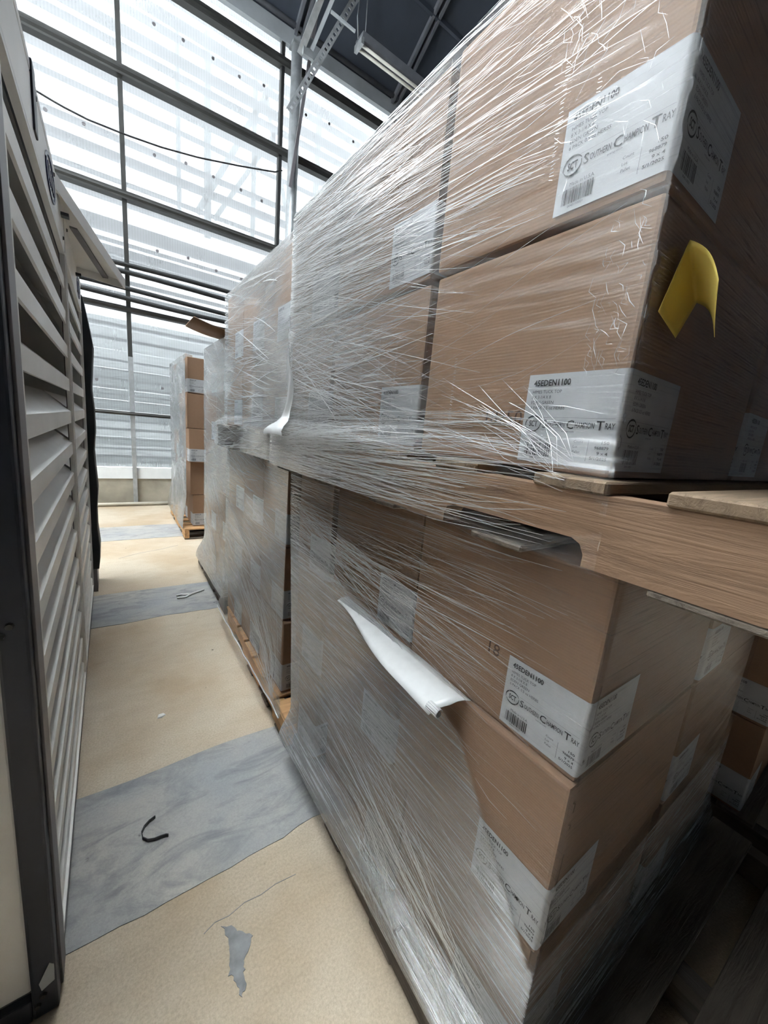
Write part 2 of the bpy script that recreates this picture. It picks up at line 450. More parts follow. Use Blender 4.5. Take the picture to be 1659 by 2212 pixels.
# ---- round column, brace and perforated angle at the eave
col = empty('steel_column', (2.68, WY - 0.2, 0))
tag(col, 'round galvanised steel column in front of the glazed wall', 'column', kind='structure')
MB().tube([(0, 0, 0.0), (0, 0, 3.6), (0, 0, 7.35)], 0.085, 20).build('post', M['galvanised'], col, True)
MB().box((-0.14, -0.14, 0), (0.14, 0.14, 0.02)).build('foot_plate', M['galvanised'], col)
MB().box((-0.10, -0.10, 7.35), (0.10, 0.10, 7.38)).build('head_plate', M['galvanised'], col)
ROOF_Y, ROOF_Z, PITCH = 7.35, 7.72, 0.60
def roof_z(y): return ROOF_Z + PITCH * (ROOF_Y - y)
b = MB().bar((2.60, 7.09, 5.35), (2.90, 7.0, roof_z(7.0) - .06), 0.05, 0.03, up=(0, 1, 0)).build('brace', M['frame_grey'])
tag(b, 'flat grey steel brace rising from the round column to the roof', 'brace')
# truss end on the column head
tr = empty('truss_end', (2.75, 6.72, 7.35)); tag(tr, 'pale steel truss end bolted above the round column', 'truss')
MB().bar((-0.12, 0.25, -0.25), (0.10, -0.55, 0.62), 0.09, 0.05, up=(0, 1, 0)).build('chord', M['galvanised'], tr)
MB().bar((0.02, 0.22, -0.22), (0.24, -0.5, 0.55), 0.05, 0.04, up=(0, 1, 0)).build('chord', M['eave_trim'], tr)
MB().box((-0.10, 0.15, -0.28), (0.06, 0.2, -0.02)).build('gusset_plate', M['galvanised'], tr)
MB().bar((0.16, -0.2, 0.15), (0.55, -0.25, 0.09), 0.03, 0.03).build('web_bar', M['eave_trim'], tr)
MB().bar((-0.45, -0.2, 0.55), (-0.05, -0.2, 0.15), 0.03, 0.03).build('web_bar', M['eave_trim'], tr)

def perforated(p, q):
    """slotted angle: two flanges; the visible flange is a ladder of webs between round-ish holes"""
    p, q = Vector(p), Vector(q); L = (q - p).length
    root = empty('slotted_angle', p)
    d = (q - p).normalized()
    side = d.cross(Vector((0, 1, 0))).normalized(); nrm = side.cross(d).normalized()
    w_, t_ = 0.095, 0.008
    m = MB()
    def quad_bar(a0, a1, s0, s1):
        c = [d * a0 + side * s0, d * a1 + side * s0, d * a1 + side * s1, d * a0 + side * s1]
        m.add([v - nrm * t_ for v in c] + [v + nrm * t_ for v in c], [(0, 3, 2, 1), (4, 5, 6, 7), (0, 1, 5, 4), (1, 2, 6, 5), (2, 3, 7, 6), (3, 0, 4, 7)])
    quad_bar(0, L, -w_ / 2, -w_ * .2); quad_bar(0, L, w_ * .2, w_ / 2)
    n = int(L / 0.082)
    for i in range(n + 1):
        a = i * 0.082
        quad_bar(a, min(a + 0.040, L), -w_ * .2, w_ * .2)
    o = m.build('slotted_flange', M['galvanised'], root)
    m2 = MB(); c0 = side * (w_ / 2)
    m2.add([c0, c0 + nrm * 0.05, c0 + nrm * 0.05 + d * L, c0 + d * L, c0 + side * .008, c0 + nrm * .05 + side * .008, c0 + nrm * .05 + d * L + side * .008, c0 + d * L + side * .008],
           [(0, 1, 2, 3), (7, 6, 5, 4), (0, 4, 5, 1), (1, 5, 6, 2), (2, 6, 7, 3), (3, 7, 4, 0)])
    m2.build('plain_flange', M['galvanised'], root)
    return root
tag(perforated((2.44, 6.8, 6.18), (3.44, 6.42, roof_z(6.42) - 0.12)), 'slotted steel angle hanging diagonally from the roof beside the column', 'steel angle')

# ---- roof
ceil = empty('ceiling', (0, 0, 0)); tag(ceil, 'dark sloping roof above the stacks', 'ceiling', kind='structure')
ya, yb = 7.48, -1.5
def roof_piece(name, x0, x1, y0, y1, th, mat):
    q = [(x0, y1), (x1, y1), (x1, y0), (x0, y0)]
    MB().add([(x, y, roof_z(y)) for x, y in q] + [(x, y, roof_z(y) + th) for x, y in q],
             [(0, 3, 2, 1), (4, 5, 6, 7), (0, 1, 5, 4), (1, 2, 6, 5), (2, 3, 7, 6), (3, 0, 4, 7)]).build(name, mat, ceil)
ROOF_X, ROOF_YN, ROOF_YF = 1.1, 1.15, 4.9            # unseen clear sheets added to light the aisle, dark sheets over the stacks
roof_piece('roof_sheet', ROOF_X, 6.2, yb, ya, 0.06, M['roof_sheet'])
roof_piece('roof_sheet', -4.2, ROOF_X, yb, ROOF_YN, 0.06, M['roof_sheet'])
roof_piece('roof_sheet', -4.2, ROOF_X, ROOF_YF, ya, 0.06, M['roof_sheet'])  # unseen dark sheet, closes roof light off the far floor
for x0, x1 in ((-4.2, -2.9), (-2.9, -1.6), (-1.6, -0.3), (-0.3, ROOF_X)):
    for y0, y1 in ((ROOF_YN, 3.0), (3.0, ROOF_YF)):
        roof_piece('added_roof_pane', x0 + .02, x1 - .02, y0 + .02, y1 - .02, 0.008, M['polycarbonate'])
        roof_piece('added_glazing_bar', x1 - .03, x1 + .03, y0, y1, 0.05, M['girt_steel'])
for x in (-1.9, 2.75, 4.68):
    for dx in (-0.055, 0.055):
        MB().bar((x + dx, ya, roof_z(ya) - 0.04), (x + dx, 0.0, roof_z(0.0) - 0.04), 0.045, 0.09, up=(0, 0.5, 1)).build('rafter', M['rafter'], ceil)
for y in (6.3, 4.2):
    MB().bar((-4.2, y, roof_z(y) - .05), (6.2, y, roof_z(y) - .05), 0.05, 0.07).build('purlin', M['roof_sheet'], ceil)

# ---- strip lamp under the roof (switched off)
lamp = empty('strip_lamp', (3.42, 6.55, 7.40)); tag(lamp, 'long switched-off fluorescent strip lamp under the dark roof', 'lamp')
MB().prism([(-0.10, 0.0), (-0.12, 0.10), (0.12, 0.10), (0.10, 0.0)], 0.0, 2.2, 'x').build('housing', M['rafter'], lamp)
MB().tube([(0.03, -0.045, -0.03), (2.15, -0.045, -0.03)], 0.022, 10).build('tube', M['tube_white'], lamp, True)
MB().tube([(0.03, 0.045, -0.03), (2.15, 0.045, -0.03)], 0.022, 10).build('tube', M['tube_white'], lamp, True)
MB().box((-0.02, -0.11, -0.06), (0.03, 0.11, 0.03)).build('end_cap', M['galvanised'], lamp)
for x in (0.1, 1.9):
    MB().tube([(x, 0, 0.1), (x, 0, roof_z(6.55) - 7.40)], 0.008, 6).build('hanger', M['galvanised'], lamp)
MB().tube([(-0.02, 0.0, 0.06), (-0.06, -0.02, 0.30), (-0.04, -0.02, 0.72)], 0.012, 6).build('supply_cord', M['eave_trim'], lamp, True)

# ---- side walls and the wall behind the viewer
wl = empty('wall_left', (-4.2, 0, 0)); tag(wl, 'unseen side wall glazed to add sky light behind the louvred machine', 'wall', kind='structure')
YS = [-1.5, 1.1, 3.2, 5.3, 7.4]
for a, b in zip(YS[:-1], YS[1:]):
    for z0, z1 in ((0.6, 3.0), (3.0, 5.4), (5.4, 7.7)):
        if b < 1.3 or z0 < 1.0:
            MB().box((-0.03, a, z0), (0.03, b, z1)).build('light_block_sheet', M['dark_wall'], wl); continue  # opaque unseen sheets keep side light off carton ends and far floor
        MB().box((-0.004, a + .01, z0 + .01), (0.004, b - .01, z1 - .01)).build('pane', M['polycarbonate_side'], wl)  # panes added out of view to bring in side light
    MB().box((-0.03, a, 0.0), (0.03, b, 0.6)).build('base_panel', M['base_metal'], wl)
    MB().box((-0.05, a - .03, 0.0), (0.05, a + .03, 7.7)).build('mullion', M['girt_steel'], wl)
for z in (3.0, 5.4, 7.7):
    MB().box((-0.05, -1.5, z - .04), (0.05, 7.4, z + .04)).build('girt', M['girt_steel'], wl)
MB().add([(-.03, 7.48, 7.7), (-.03, -1.5, 7.7), (-.03, -1.5, roof_z(-1.5)), (.03, 7.48, 7.7), (.03, -1.5, 7.7), (.03, -1.5, roof_z(-1.5))],
         [(0, 1, 2), (5, 4, 3), (0, 3, 4, 1), (1, 4, 5, 2), (2, 5, 3, 0)]).build('gable_panel', M['dark_wall'], wl)
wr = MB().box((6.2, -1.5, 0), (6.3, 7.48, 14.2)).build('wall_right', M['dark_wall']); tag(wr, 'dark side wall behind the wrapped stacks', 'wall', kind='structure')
wf = MB().box((-4.2, -1.6, 0), (6.3, -1.5, 14.2)).build('wall_front', M['dark_wall']); tag(wf, 'unseen dark wall set close behind the viewer', 'wall', kind='structure')  # kept dark and near to cut bounced light on the carton ends

# ================================================================== OUTSIDE, seen through the sheets
g = MB().box((-14, 7.6, -0.2), (18, 26, -0.06)).build('outside_ground', M['outside_ground']); tag(g, 'pale ground outside the glazed end wall', 'ground', kind='structure')
nb = empty('neighbour_house', (0, 10.6, 0)); tag(nb, 'pale neighbouring greenhouse with boarded wall seen through the glazing', 'building')
def thru(z, y): return 1.5 + (z - 1.5) * y / WY          # height behind the wall seen at wall height z
ZB = [(0.42, 'greenhouse_white'), (0.62, 'greenhouse_white'), (0.84, 'greenhouse_grey'), (0.98, 'greenhouse_white'), (1.12, 'greenhouse_grey'), (1.26, 'greenhouse_white'), (1.5, 'greenhouse_grey'), (1.66, 'greenhouse_grey'),
      (1.82, 'greenhouse_grey'), (1.98, 'greenhouse_grey'), (2.14, 'greenhouse_grey'), (2.28, 'greenhouse_white'), (2.55, 'greenhouse_white'), (2.72, 'greenhouse_white'), (2.86, 'greenhouse_white'), (3.0, None)]
for (z0, mt), (z1, _) in zip(ZB[:-1], ZB[1:]):
    a, b = thru(z0, 10.6) - 0.25, thru(z1, 10.6) - 0.25
    MB().prism([(-0.02, a), (0.06, a), (0.06, b - .012), (0.02, b - .012)], -9, 13, 'x').build('wall_board', M[mt], nb)
for z0, hh in ((6.42, .048), (6.23, .02), (5.82, .048), (5.55, .008), (5.14, .024), (4.91, .048), (4.62, .012), (4.36, .02), (4.04, .085), (3.96, .012), (3.84, .014), (3.74, .03), (3.68, .012), (3.62, .018), (3.50, .012), (3.34, .02), (3.16, .02), (6.85, .05), (6.68, .02), (7.1, .03), (7.42, .03),
               (2.72, .018), (2.52, .018), (2.22, .014), (2.08, .010), (1.95, .014), (1.83, .010), (1.72, .014), (1.62, .010), (1.33, .014), (1.2, .022), (1.05, .014), (.9, .012), (.78, .02)):
    z = thru(z0, 9.5)
    MB().box((-9, -1.2, z - hh), (13, -1.05, z + hh)).build('outside_rail', M['outside_beam'], nb)
for (xa, za, xb, zb, ww) in ((2.4, 6.9, 1.25, 4.6, .09), (2.5, 6.3, 1.5, 4.6, .07), (2.2, 6.9, 2.75, 4.8, .06), (1.0, 6.9, 1.0, 4.5, .06), (1.4, 7.0, 1.4, 4.3, .10), (2.1, 6.8, 2.1, 4.4, .07), (3.2, 6.8, 3.2, 3.2, .1)):
    y = 11.5; k = y / WY
    MB().bar((xa * k, y - 10.6, thru(za, y)), (xb * k, y - 10.6, thru(zb, y)), ww * 1.5, 0.08, up=(0, 1, 0)).build('outside_post', M['greenhouse_grey'], nb)

# ================================================================== THE LOUVRED MACHINE
FX, FY = -0.165, 0.98
mc = empty('air_handler', (FX, FY, 0), (0, math.radians(0.75), 0))
tag(mc, 'tall white louvred air handling unit with dark corner posts on the aisle', 'air handler')
def mp(name, lo, hi, mat, bevel=0.0, parent=None):
    lo = (lo[0] - FX, lo[1] - FY, lo[2]); hi = (hi[0] - FX, hi[1] - FY, hi[2])
    return MB().box(lo, hi).build(name, M[mat], parent or mc, bevel=bevel)
DEPTH = 1.15
mp('inner_wall', (FX - 0.50, 1.06, 0.06), (FX - 0.46, 3.74, 2.30), 'machine_inside')
mp('top_cover', (FX - DEPTH, 1.0, 2.33), (FX + 0.004, 3.76, 2.355), 'white_paint', 0.004)
mp('base_rail', (FX - DEPTH, 1.0, 0.01), (FX, 3.9, 0.075), 'frame_grey', 0.004)
mp('corner_post', (FX - 0.05, FY, 0.0), (FX, 1.075, 2.36), 'dark_paint', 0.006)
mp('corner_strip', (FX, FY + 0.035, 0.02), (FX + 0.006, 1.082, 2.34), 'frame_grey', 0.002)
mp('side_panel', (FX - DEPTH, FY + 0.02, 0.07), (FX - 0.052, FY + 0.045, 2.30), 'white_paint', 0.004)
mp('side_rail', (FX - DEPTH, FY + 0.0, 0.0), (FX - 0.05, FY + 0.05, 0.068), 'dark_paint', 0.004)
mp('back_panel', (FX - DEPTH - .02, 1.0, 0.05), (FX - DEPTH, 3.74, 2.33), 'white_paint')
mp('side_panel', (FX - DEPTH, 3.74, 0.05), (FX - 0.02, 3.76, 2.33), 'white_paint')
PANELS = [(1.085, 2.43), (2.475, 3.73)]
Z0, Z1, NL = 0.085, 2.15, 14
pitch = (Z1 - Z0) / NL
blade_cache = {}
for a, b in PANELS:
    fr = MB()
    ax, ay = -0.015, 0.022
    fr.box((ax, a - FY, Z0 - 0.01), (0.004, a + ay - FY, Z1 + .01))
    fr.box((ax, b - ay - FY, Z0 - 0.01), (0.004, b - FY, Z1 + .01))
    fr.box((ax, a + ay - FY, Z0 - 0.012), (0.003, b - ay - FY, Z0))
    fr.box((ax, a + ay - FY, Z1), (0.003, b - ay - FY, Z1 + .012))
    lp = fr.build('louver_panel', M['white_paint'], mc)
    for i in range(NL):
        z = Z0 + i * pitch
        t_ = 0.006
        prof = [(-0.004, z + 0.004), (-0.004, z + 0.058), (-0.105, z + 0.142), (-0.105 - .002, z + 0.142 - t_ * 1.6), (-0.012, z + 0.052), (-0.012, z + 0.004)]
        MB().prism(prof, a + ay - FY, b - ay - FY, 'y').build('louver_blade', M['white_paint'], lp)
# plain upper panels with emblem, clips and dark trims
for a, b in PANELS:
    mp('upper_panel', (FX - 0.02, a, 2.165), (FX + 0.003, b, 2.328), 'white_paint', 0.003)
mp('division_strip', (FX - 0.02, 2.433, 0.08), (FX + 0.002, 2.472, 2.328), 'frame_grey')
mp('slot_trim', (FX - 0.02, 1.09, 2.152), (FX + 0.002, 2.43, 2.163), 'dark_paint')
mp('strap', (FX - 0.02, 1.545, 2.20), (FX + 0.008, 1.60, 2.36), 'dark_paint', 0.003)
mp('clip', (FX - 0.01, 2.30, 2.27), (FX + 0.03, 2.335, 2.282), 'dark_paint')
mp('clip', (FX - 0.01, 3.2, 2.27), (FX + 0.03, 3.24, 2.282), 'dark_paint')
def ring(cy, cz, ry, rz, w_, n=28):
    vs, fs = [], []
    for i in range(n):
        a_ = 2 * math.pi * i / n
        for k in (1.0, 1.0 - w_):
            for x in (0.0, 0.004):
                vs.append((x, cy + ry * k * math.cos(a_), cz + rz * k * math.sin(a_)))
    for i in range(n):
        j = (i + 1) % n
        q = lambda t, e: (i if t == 0 else j) * 4 + e
        fs += [(q(0, 1), q(1, 1), q(1, 3), q(0, 3)), (q(0, 0), q(0, 1), q(0, 3), q(0, 2))[::-1] if False else (q(0, 0), q(1, 0), q(1, 1), q(0, 1)), (q(0, 2), q(0, 3), q(1, 3), q(1, 2))]
    return vs, fs
for cy in (1.93, 3.42):
    e = MB(); e.add(*ring(cy - FY, 2.245, 0.13, 0.062, 0.13))
    for dy in (-0.07, -0.035, 0.0, 0.04, 0.075):
        e.box((0.0, cy + dy - FY - .008, 2.222), (0.004, cy + dy - FY + .010, 2.268))
    e.build('emblem', M['emblem_blue'], mc, loc=(0.003, 0, 0))
bolt = mesh('bolt', [(0.0, 0, 0)] + [(0.0, 0.008 * math.cos(a), 0.008 * math.sin(a)) for a in np.linspace(0, 2 * math.pi, 9)[:-1]] + [(0.005, 0.006 * math.cos(a), 0.006 * math.sin(a)) for a in np.linspace(0, 2 * math.pi, 9)[:-1]],
            [(1 + i, 1 + (i + 1) % 8, 9 + (i + 1) % 8, 9 + i) for i in range(8)] + [tuple(range(9, 17))], M['girt_steel'])
for y, z in ((1.62, 2.31), (1.2, 2.30), (2.36, 2.20), (2.05, 2.31), (2.6, 2.31), (3.3, 2.20)):
    obj('bolt', bolt, mc, (0.003, y - FY, z))
for x, z in ((-0.028, 1.06), (-0.043, 1.04), (-0.028, 0.07), (-0.04, 0.045)):
    obj('bolt', bolt, mc, (x, -0.001, z), (0, 0, -math.pi / 2))
# scuffed corner of the post
blob_v = [(-0.012, -0.0015, 0.16), (-0.004, -0.0015, 0.15), (-0.005, -0.0015, 0.10), (-0.03, -0.0015, 0.085), (-0.034, -0.0015, 0.11)]
obj('scuff', mesh('scuff', blob_v + [(x, 0.002, z) for x, _, z in blob_v], [(4, 3, 2, 1, 0)] + [(i, (i + 1) % 5, 5 + (i + 1) % 5, 5 + i) for i in range(5)], M['eave_trim']), mc)
# blue sticker inside the louvres
mp('blue_sticker', (FX - 0.16, 1.55, 1.70), (FX - 0.157, 1.68, 1.76), 'blue_badge')
# lid panel swung out over the aisle
lid = MB()
A_, B_, C_, D_ = Vector((-0.165, 2.10, 2.335)), Vector((0.087, 3.20, 2.30)), Vector((-0.165, 3.33, 2.345)), Vector((-0.47, 2.22, 2.375))
tt = Vector((0, 0, 0.014)); lp_ = Vector((0, 0, -0.042))
q = [A_, B_, C_, D_]
lid.add([v for v in q] + [v + tt for v in q], [(3, 2, 1, 0), (4, 5, 6, 7), (0, 1, 5, 4), (1, 2, 6, 5), (2, 3, 7, 6), (3, 0, 4, 7)])
def lip(p, r_, inn):
    n = inn.normalized() * 0.008
    vs = [p, r_, r_ + lp_, p + lp_, p + n, r_ + n, r_ + n + lp_, p + n + lp_]
    lid.add(vs, [(0, 1, 2, 3), (7, 6, 5, 4), (0, 4, 5, 1), (1, 5, 6, 2), (2, 6, 7, 3), (3, 7, 4, 0)])
lip(A_, B_, C_ - B_); lip(B_, C_, A_ - B_)
o = lid.build('lid_panel', M['white_paint'], mc, loc=(-FX, -FY, 0))
MB().bar(A_ * .6 + C_ * .4 + Vector((0.03, 0, -.01)), B_ * .6 + C_ * .4 + Vector((0, 0, -.01)), 0.03, 0.012).build('stiffener', M['frame_grey'], o)
# black insulated end
m = MB(); zs = np.linspace(0.2, 2.28, 14)
ring_p = []
for k, z in enumerate(zs):
    bx = -0.122 + 0.014 * math.sin(k * 1.9) * (0.6 if k < 10 else 1.0) - (0.03 if k == 13 else 0)
    ring_p += [(-0.45, 3.765, z), (bx, 3.765, z), (bx + .004, 4.08, z), (-0.45, 4.08, z)]
fs = []
for k in range(13):
    for i in range(4): fs.append((k * 4 + i, k * 4 + (i + 1) % 4, k * 4 + 4 + (i + 1) % 4, k * 4 + 4 + i))
fs += [(3, 2, 1, 0), (52, 53, 54, 55)]
m.add([(x - FX, y - FY, z) for x, y, z in ring_p], fs).build('insulated_end', M['black_rubber'], mc, True)
mp('end_base', (-0.45, 3.77, 0.0), (-0.135, 4.06, 0.2), 'frame_grey', 0.004)

# ================================================================== PALLETS
def make_pallet(L, W, H, mats, name_mat_seed=0):
    """meshes of one pallet: stringers along y, boards along x; origin at the aisle corner (x=0,y=0,z=0)"""
    t = H * 0.13; sw = 0.052
    hs = H - 2 * t
    n0, n1, nh = 0.165 * L, 0.355 * L, hs * 0.36
    def stringer():
        z0, z1 = t, H - t
        prof = [(0, z0)]
        for a, b in ((n0, n1), (L - n1, L - n0)):
            r = nh * .55
            prof += [(a, z0), (a, z0 + nh - r), (a + r * .35, z0 + nh - r * .3), (a + r, z0 + nh), (b - r, z0 + nh), (b - r * .35, z0 + nh - r * .3), (b, z0 + nh - r), (b, z0)]
        prof += [(L, z0), (L, z1), (0, z1)]
        m = MB(); m.prism(prof, 0, sw, 'x'); me = mesh('stringer', m.v, m.f, mats[0]); fix(me); return me
    def board(w_, th=1.0, mt=None):
        m = MB(); n = 5
        m.box((0, 0, t * (1 - th)), (W, w_, t)); me = mesh('deck_board', m.v, m.f, mt or mats[1]); fix(me, 0.003, 1); return me
    return dict(stringer=stringer(), wide=board(0.17), narrow=board(0.118), bwide=board(0.17, .6, M['wood_old_deck']), bnarrow=board(0.118, .6, M['wood_old_deck']), L=L, W=W, H=H, t=t, sw=sw)

def place_pallet(pm, loc, rz, label, gaps=None):
    root = empty('pallet', loc, (0, 0, rz))
    tag(root, label, 'pallet', 'wooden pallets under the wrapped loads')
    L, W, H, t = pm['L'], pm['W'], pm['H'], pm['t']
    for x in (0.0, (W - pm['sw']) / 2, W - pm['sw']):
        obj('stringer', pm['stringer'], root, (x, 0, 0))
    n = 7
    for i in range(n):
        key = 'wide' if i in (0, n - 1) else 'narrow'
        bw = 0.17 if key == 'wide' else 0.118
        y = (L - bw) * i / (n - 1)
        obj('deck_board', pm[key], root, (random.uniform(-.008, .004), y, H - t), (0, 0, random.uniform(-.006, .006)))
    for i in range(5):
        key = 'wide' if i in (0, 4) else 'narrow'
        bw = 0.17 if key == 'wide' else 0.118
        y = (L - bw) * i / 4
        obj('bottom_board', pm['b' + key], root, (random.uniform(-.006, .004), y, 0.0))
    return root

PL, PW, PH = 1.58, 1.32, 0.15
PM_brown = make_pallet(PL, PW, PH, (M['wood_stringer'], M['wood_deck']))
PM_old = make_pallet(1.50, PW, 0.14, (M['wood_old'], M['wood_old_deck']))
PM_orange = make_pallet(1.33, PW, 0.14, (M['wood_orange'], M['wood_orange_deck']))
PM_grey2 = make_pallet(1.25, PW, 0.15, (M['wood_old'], M['wood_old_deck']))
PM_far = make_pallet(1.5, PW, 0.14, (M['wood_orange'], M['wood_orange_deck']))
place_pallet(PM_old, (0.575, -0.10, 0), -0.03, 'weathered grey pallet on the floor under the first stack')
place_pallet(PM_brown, (0.572, 0.015, 1.312), 0.0, 'brown oak pallet with a notched stringer between the two first loads')
place_pallet(PM_orange, (0.62, 1.47, 0), -0.035, 'orange wooden pallet on the floor under the second stack')
place_pallet(PM_grey2, (0.615, 1.66, 1.312), 0.0, 'wrapped grey pallet between the two loads of the second stack')
place_pallet(PM_grey2, (0.67, 2.92, 0), -0.02, 'dark wooden pallet on the floor under the third stack')
place_pallet(PM_old, (1.99, -0.12, 0), 0.0, 'dark pallet in the row behind the first stack')
place_pallet(PM_far, (0.70, 5.1, 0), -0.01, 'orange pallet under the farthest stack by the glazed wall')

# ================================================================== CARTON LABEL PRINT
def text_mesh(body, bold=0.0):
    cu = bpy.data.curves.new('t', 'FONT'); cu.body = body; cu.size = 1.0; cu.offset = bold; cu.resolution_u = 2
    o = bpy.data.objects.new('t', cu); COL.objects.link(o)
    dg = bpy.context.evaluated_depsgraph_get()
    me = bpy.data.meshes.new_from_object(o.evaluated_get(dg))
    v = np.array([p.co[:2] for p in me.vertices]); f = [tuple(p.vertices) for p in me.polygons]
    bpy.data.objects.remove(o); bpy.data.curves.remove(cu); bpy.data.meshes.remove(me)
    return v, f

class Print2D:
    def __init__(s): s.v = []; s.f = []
    def add(s, v, f):
        b = len(s.v); s.v += [tuple(p) for p in v]; s.f += [tuple(b + i for i in q) for q in f]
    def text(s, body, x, y, w_=None, h=None, bold=0.0):
        """fits the ink box at lower-left (x, y)"""
        v, f = text_mesh(body, bold)
        lo, hi = v.min(0), v.max(0); sz = hi - lo
        if h is None: k = (w_ / sz[0], w_ / sz[0])
        elif w_ is None: k = (h / sz[1], h / sz[1])
        else: k = (w_ / sz[0], h / sz[1])
        s.add((v - lo) * np.array(k) + np.array([x, y]), f)
        return x + sz[0] * k[0]
    def rect(s, x0, y0, x1, y1): s.add([(x0, y0), (x1, y0), (x1, y1), (x0, y1)], [(0, 1, 2, 3)])
    def arc(s, cx, cy, rx, ry, a0, a1, w0, w1, n=16):
        vs, fs = [], []
        for i in range(n + 1):
            a = math.radians(a0 + (a1 - a0) * i / n); w_ = w0 + (w1 - w0) * math.sin(math.pi * i / n)
            vs += [(cx + rx * math.cos(a), cy + ry * math.sin(a)), (cx + (rx - w_) * math.cos(a), cy + (ry - w_) * math.sin(a))]
        for i in range(n): fs.append((2 * i, 2 * i + 2, 2 * i + 3, 2 * i + 1))
        s.add(vs, fs)

LW, LH = 0.166, 0.150
def make_print(full=True):
    p = Print2D()
    u = lambda x: x * LW; v = lambda y: y * LH           # y measured upward
    p.text('45EDEN1100', u(.07), v(.865), u(.41), v(.072), 0.025)
    for body, y, w_ in (('HIMES TUCK TOP', .785, .33), ('8 X 3-1/4 X 8', .725, .22), ('EDEN GREEN', .665, .26), ('6 PACK 0.5 oz HERBS', .605, .39)):
        p.text(body, u(.07), v(y), u(w_), v(.036))
    p.text('SCT', u(.085), v(.405), u(.10), v(.075), 0.03)
    p.arc(u(.135), v(.44), u(.098), v(.098), 25, 200, .0008, .0028)
    p.arc(u(.135), v(.445), u(.092), v(.102), 205, 375, .0008, .0026)
    x = u(.245)
    for word in ('SOUTHERN', 'CHAMPION', 'TRAY'):
        e = p.text(word[0], x, v(.395), None, v(.095), 0.01)
        n = len(word) - 1
        e2 = e + .002
        w_ = u(.0262) * n + u(.006)
        p.text(word[1:], e2, v(.408), w_, v(.062), 0.008)
        x = e2 + w_ + u(.018)
    p.text('sctray.com', u(.47), v(.355), u(.13), v(.022))
    p.text('Made in U.S.A.', u(.14), v(.245), u(.24), v(.034))
    x = .08; rr = random.Random(3)
    while x < .38:
        w_ = rr.choice((.0045, .0045, .009, .013)); p.rect(u(x), v(.075), u(x + w_), v(.225)); x += w_ + rr.choice((.0045, .007, .01))
    p.text('0045110021', u(.15), v(.04), u(.15), v(.022))
    for body, y, b2, w2 in (('Count', .255, '150', .07), ('Lot', .20, '968879', .13), ('Pallet', .145, '9 x 4', .10), ('', .09, '5/1/2025', .16)):
        if body: p.text(body, u(.62), v(y), None, v(.028))
        p.text(b2, u(.96 - w2), v(y), u(w2), v(.032), 0.02)
    p.rect(u(.765), v(.07), u(.768), v(.29)); p.rect(u(.05), v(.515), u(.97), v(.517))
    return p
PRINT = make_print()
def print_faces(side):
    """mesh of the print on one leg of the wrapped label"""
    vs = []
    for (a, b) in PRINT.v:
        if side == 'x': vs.append((-0.0032, LW - a, b))
        else: vs.append((a + 0.012, -0.0032, b))
    me = mesh('print', vs, PRINT.f, M['label_ink'])
    return me
ME_PRINT_X, ME_PRINT_Y = print_faces('x'), print_faces('y')
def label_mesh():
    """paper bent round a vertical carton edge: one leg along +y (aisle face), one along +x (end face)"""
    r = 0.006; path = [(-0.0022, LW)]
    path += [(-0.0022, LW * k) for k in (.75, .5, .25)]
    for k in range(5):
        a = math.pi + (math.pi / 2) * k / 4
        path.append((r + (r + 0.0022) * math.cos(a), r + (r + 0.0022) * math.sin(a)))
    path += [(LW * k + .02, -0.0022) for k in (.25, .5, .75, 1.0)]
    n = len(path); zs = [0, LH * .5, LH]; vs = []; fs = []
    for k, z in enumerate(zs):
        vs += [(x, y, z) for x, y in path]
    for k in range(2):
        for i in range(n - 1): fs.append((k * n + i, k * n + i + 1, (k + 1) * n + i + 1, (k + 1) * n + i))
    me = mesh('carton_label', vs, fs, M['label_paper'], True)
    return me
ME_LABEL = label_mesh()

def stamp_mesh(body, h):
    v, f = text_mesh(body); lo = v.min(0); k = h / (v[:, 1].max() - lo[1]); v = (v - lo) * k
    return mesh('ink_stamp', [(-0.0012, -a, b) for a, b in v], f, M['stamp_ink'])
ME_STAMP = stamp_mesh('18250', 0.026); ME_STAMP18 = stamp_mesh('18', 0.026)

# ================================================================== CARTONS
_carton = {}
def carton_mesh(dx, dy, dz):
    key = (round(dx, 3), round(dy, 3), round(dz, 3))
    if key not in _carton:
        bm = bmesh.new(); bmesh.ops.create_cube(bm, size=1.0)
        for v in bm.verts: v.co = Vector(((v.co.x + .5) * dx, (v.co.y + .5) * dy, (v.co.z + .5) * dz))
        bmesh.ops.bevel(bm, geom=list(bm.edges), offset=0.006, segments=2, affect='EDGES', profile=0.6)
        # flap slot along the top and a tape line
        me = bpy.data.meshes.new('carton'); bm.to_mesh(me); bm.free()
        me.materials.append(M['cardboard']); me.polygons.foreach_set('use_smooth', [False] * len(me.polygons)); me.update()
        _carton[key] = me
    return _carton[key]

_tape = {}
def carton(x, y, z, dx, dy, dz, label, group, lab=True, stamp=None, rz=0.0, dlab=(0, 0)):
    o = obj('carton', carton_mesh(dx, dy, dz), None, (x, y, z), (0, 0, rz))
    tag(o, label, 'carton', group)
    # tape over the bottom flaps, running up the end face
    k = round(dx, 3)
    if k not in _tape:
        m = MB().box((dx / 2 - .035, -0.0008, 0.0), (dx / 2 + .035, 0.001, 0.075)); m.box((dx / 2 - .035, -0.0008, dz - .07), (dx / 2 + .035, 0.001, dz))
        me = mesh('packing_tape', m.v, m.f, M['eave_trim']); fix(me); _tape[k] = me
    if lab:
        l_ = obj('carton_label', ME_LABEL, o, (0, dlab[0], 0.012 + dlab[1]))
        obj('print', ME_PRINT_X, l_); obj('print', ME_PRINT_Y, l_)
    if stamp:
        obj('ink_stamp', stamp[0], o, (0, stamp[1], stamp[2]))
    return o

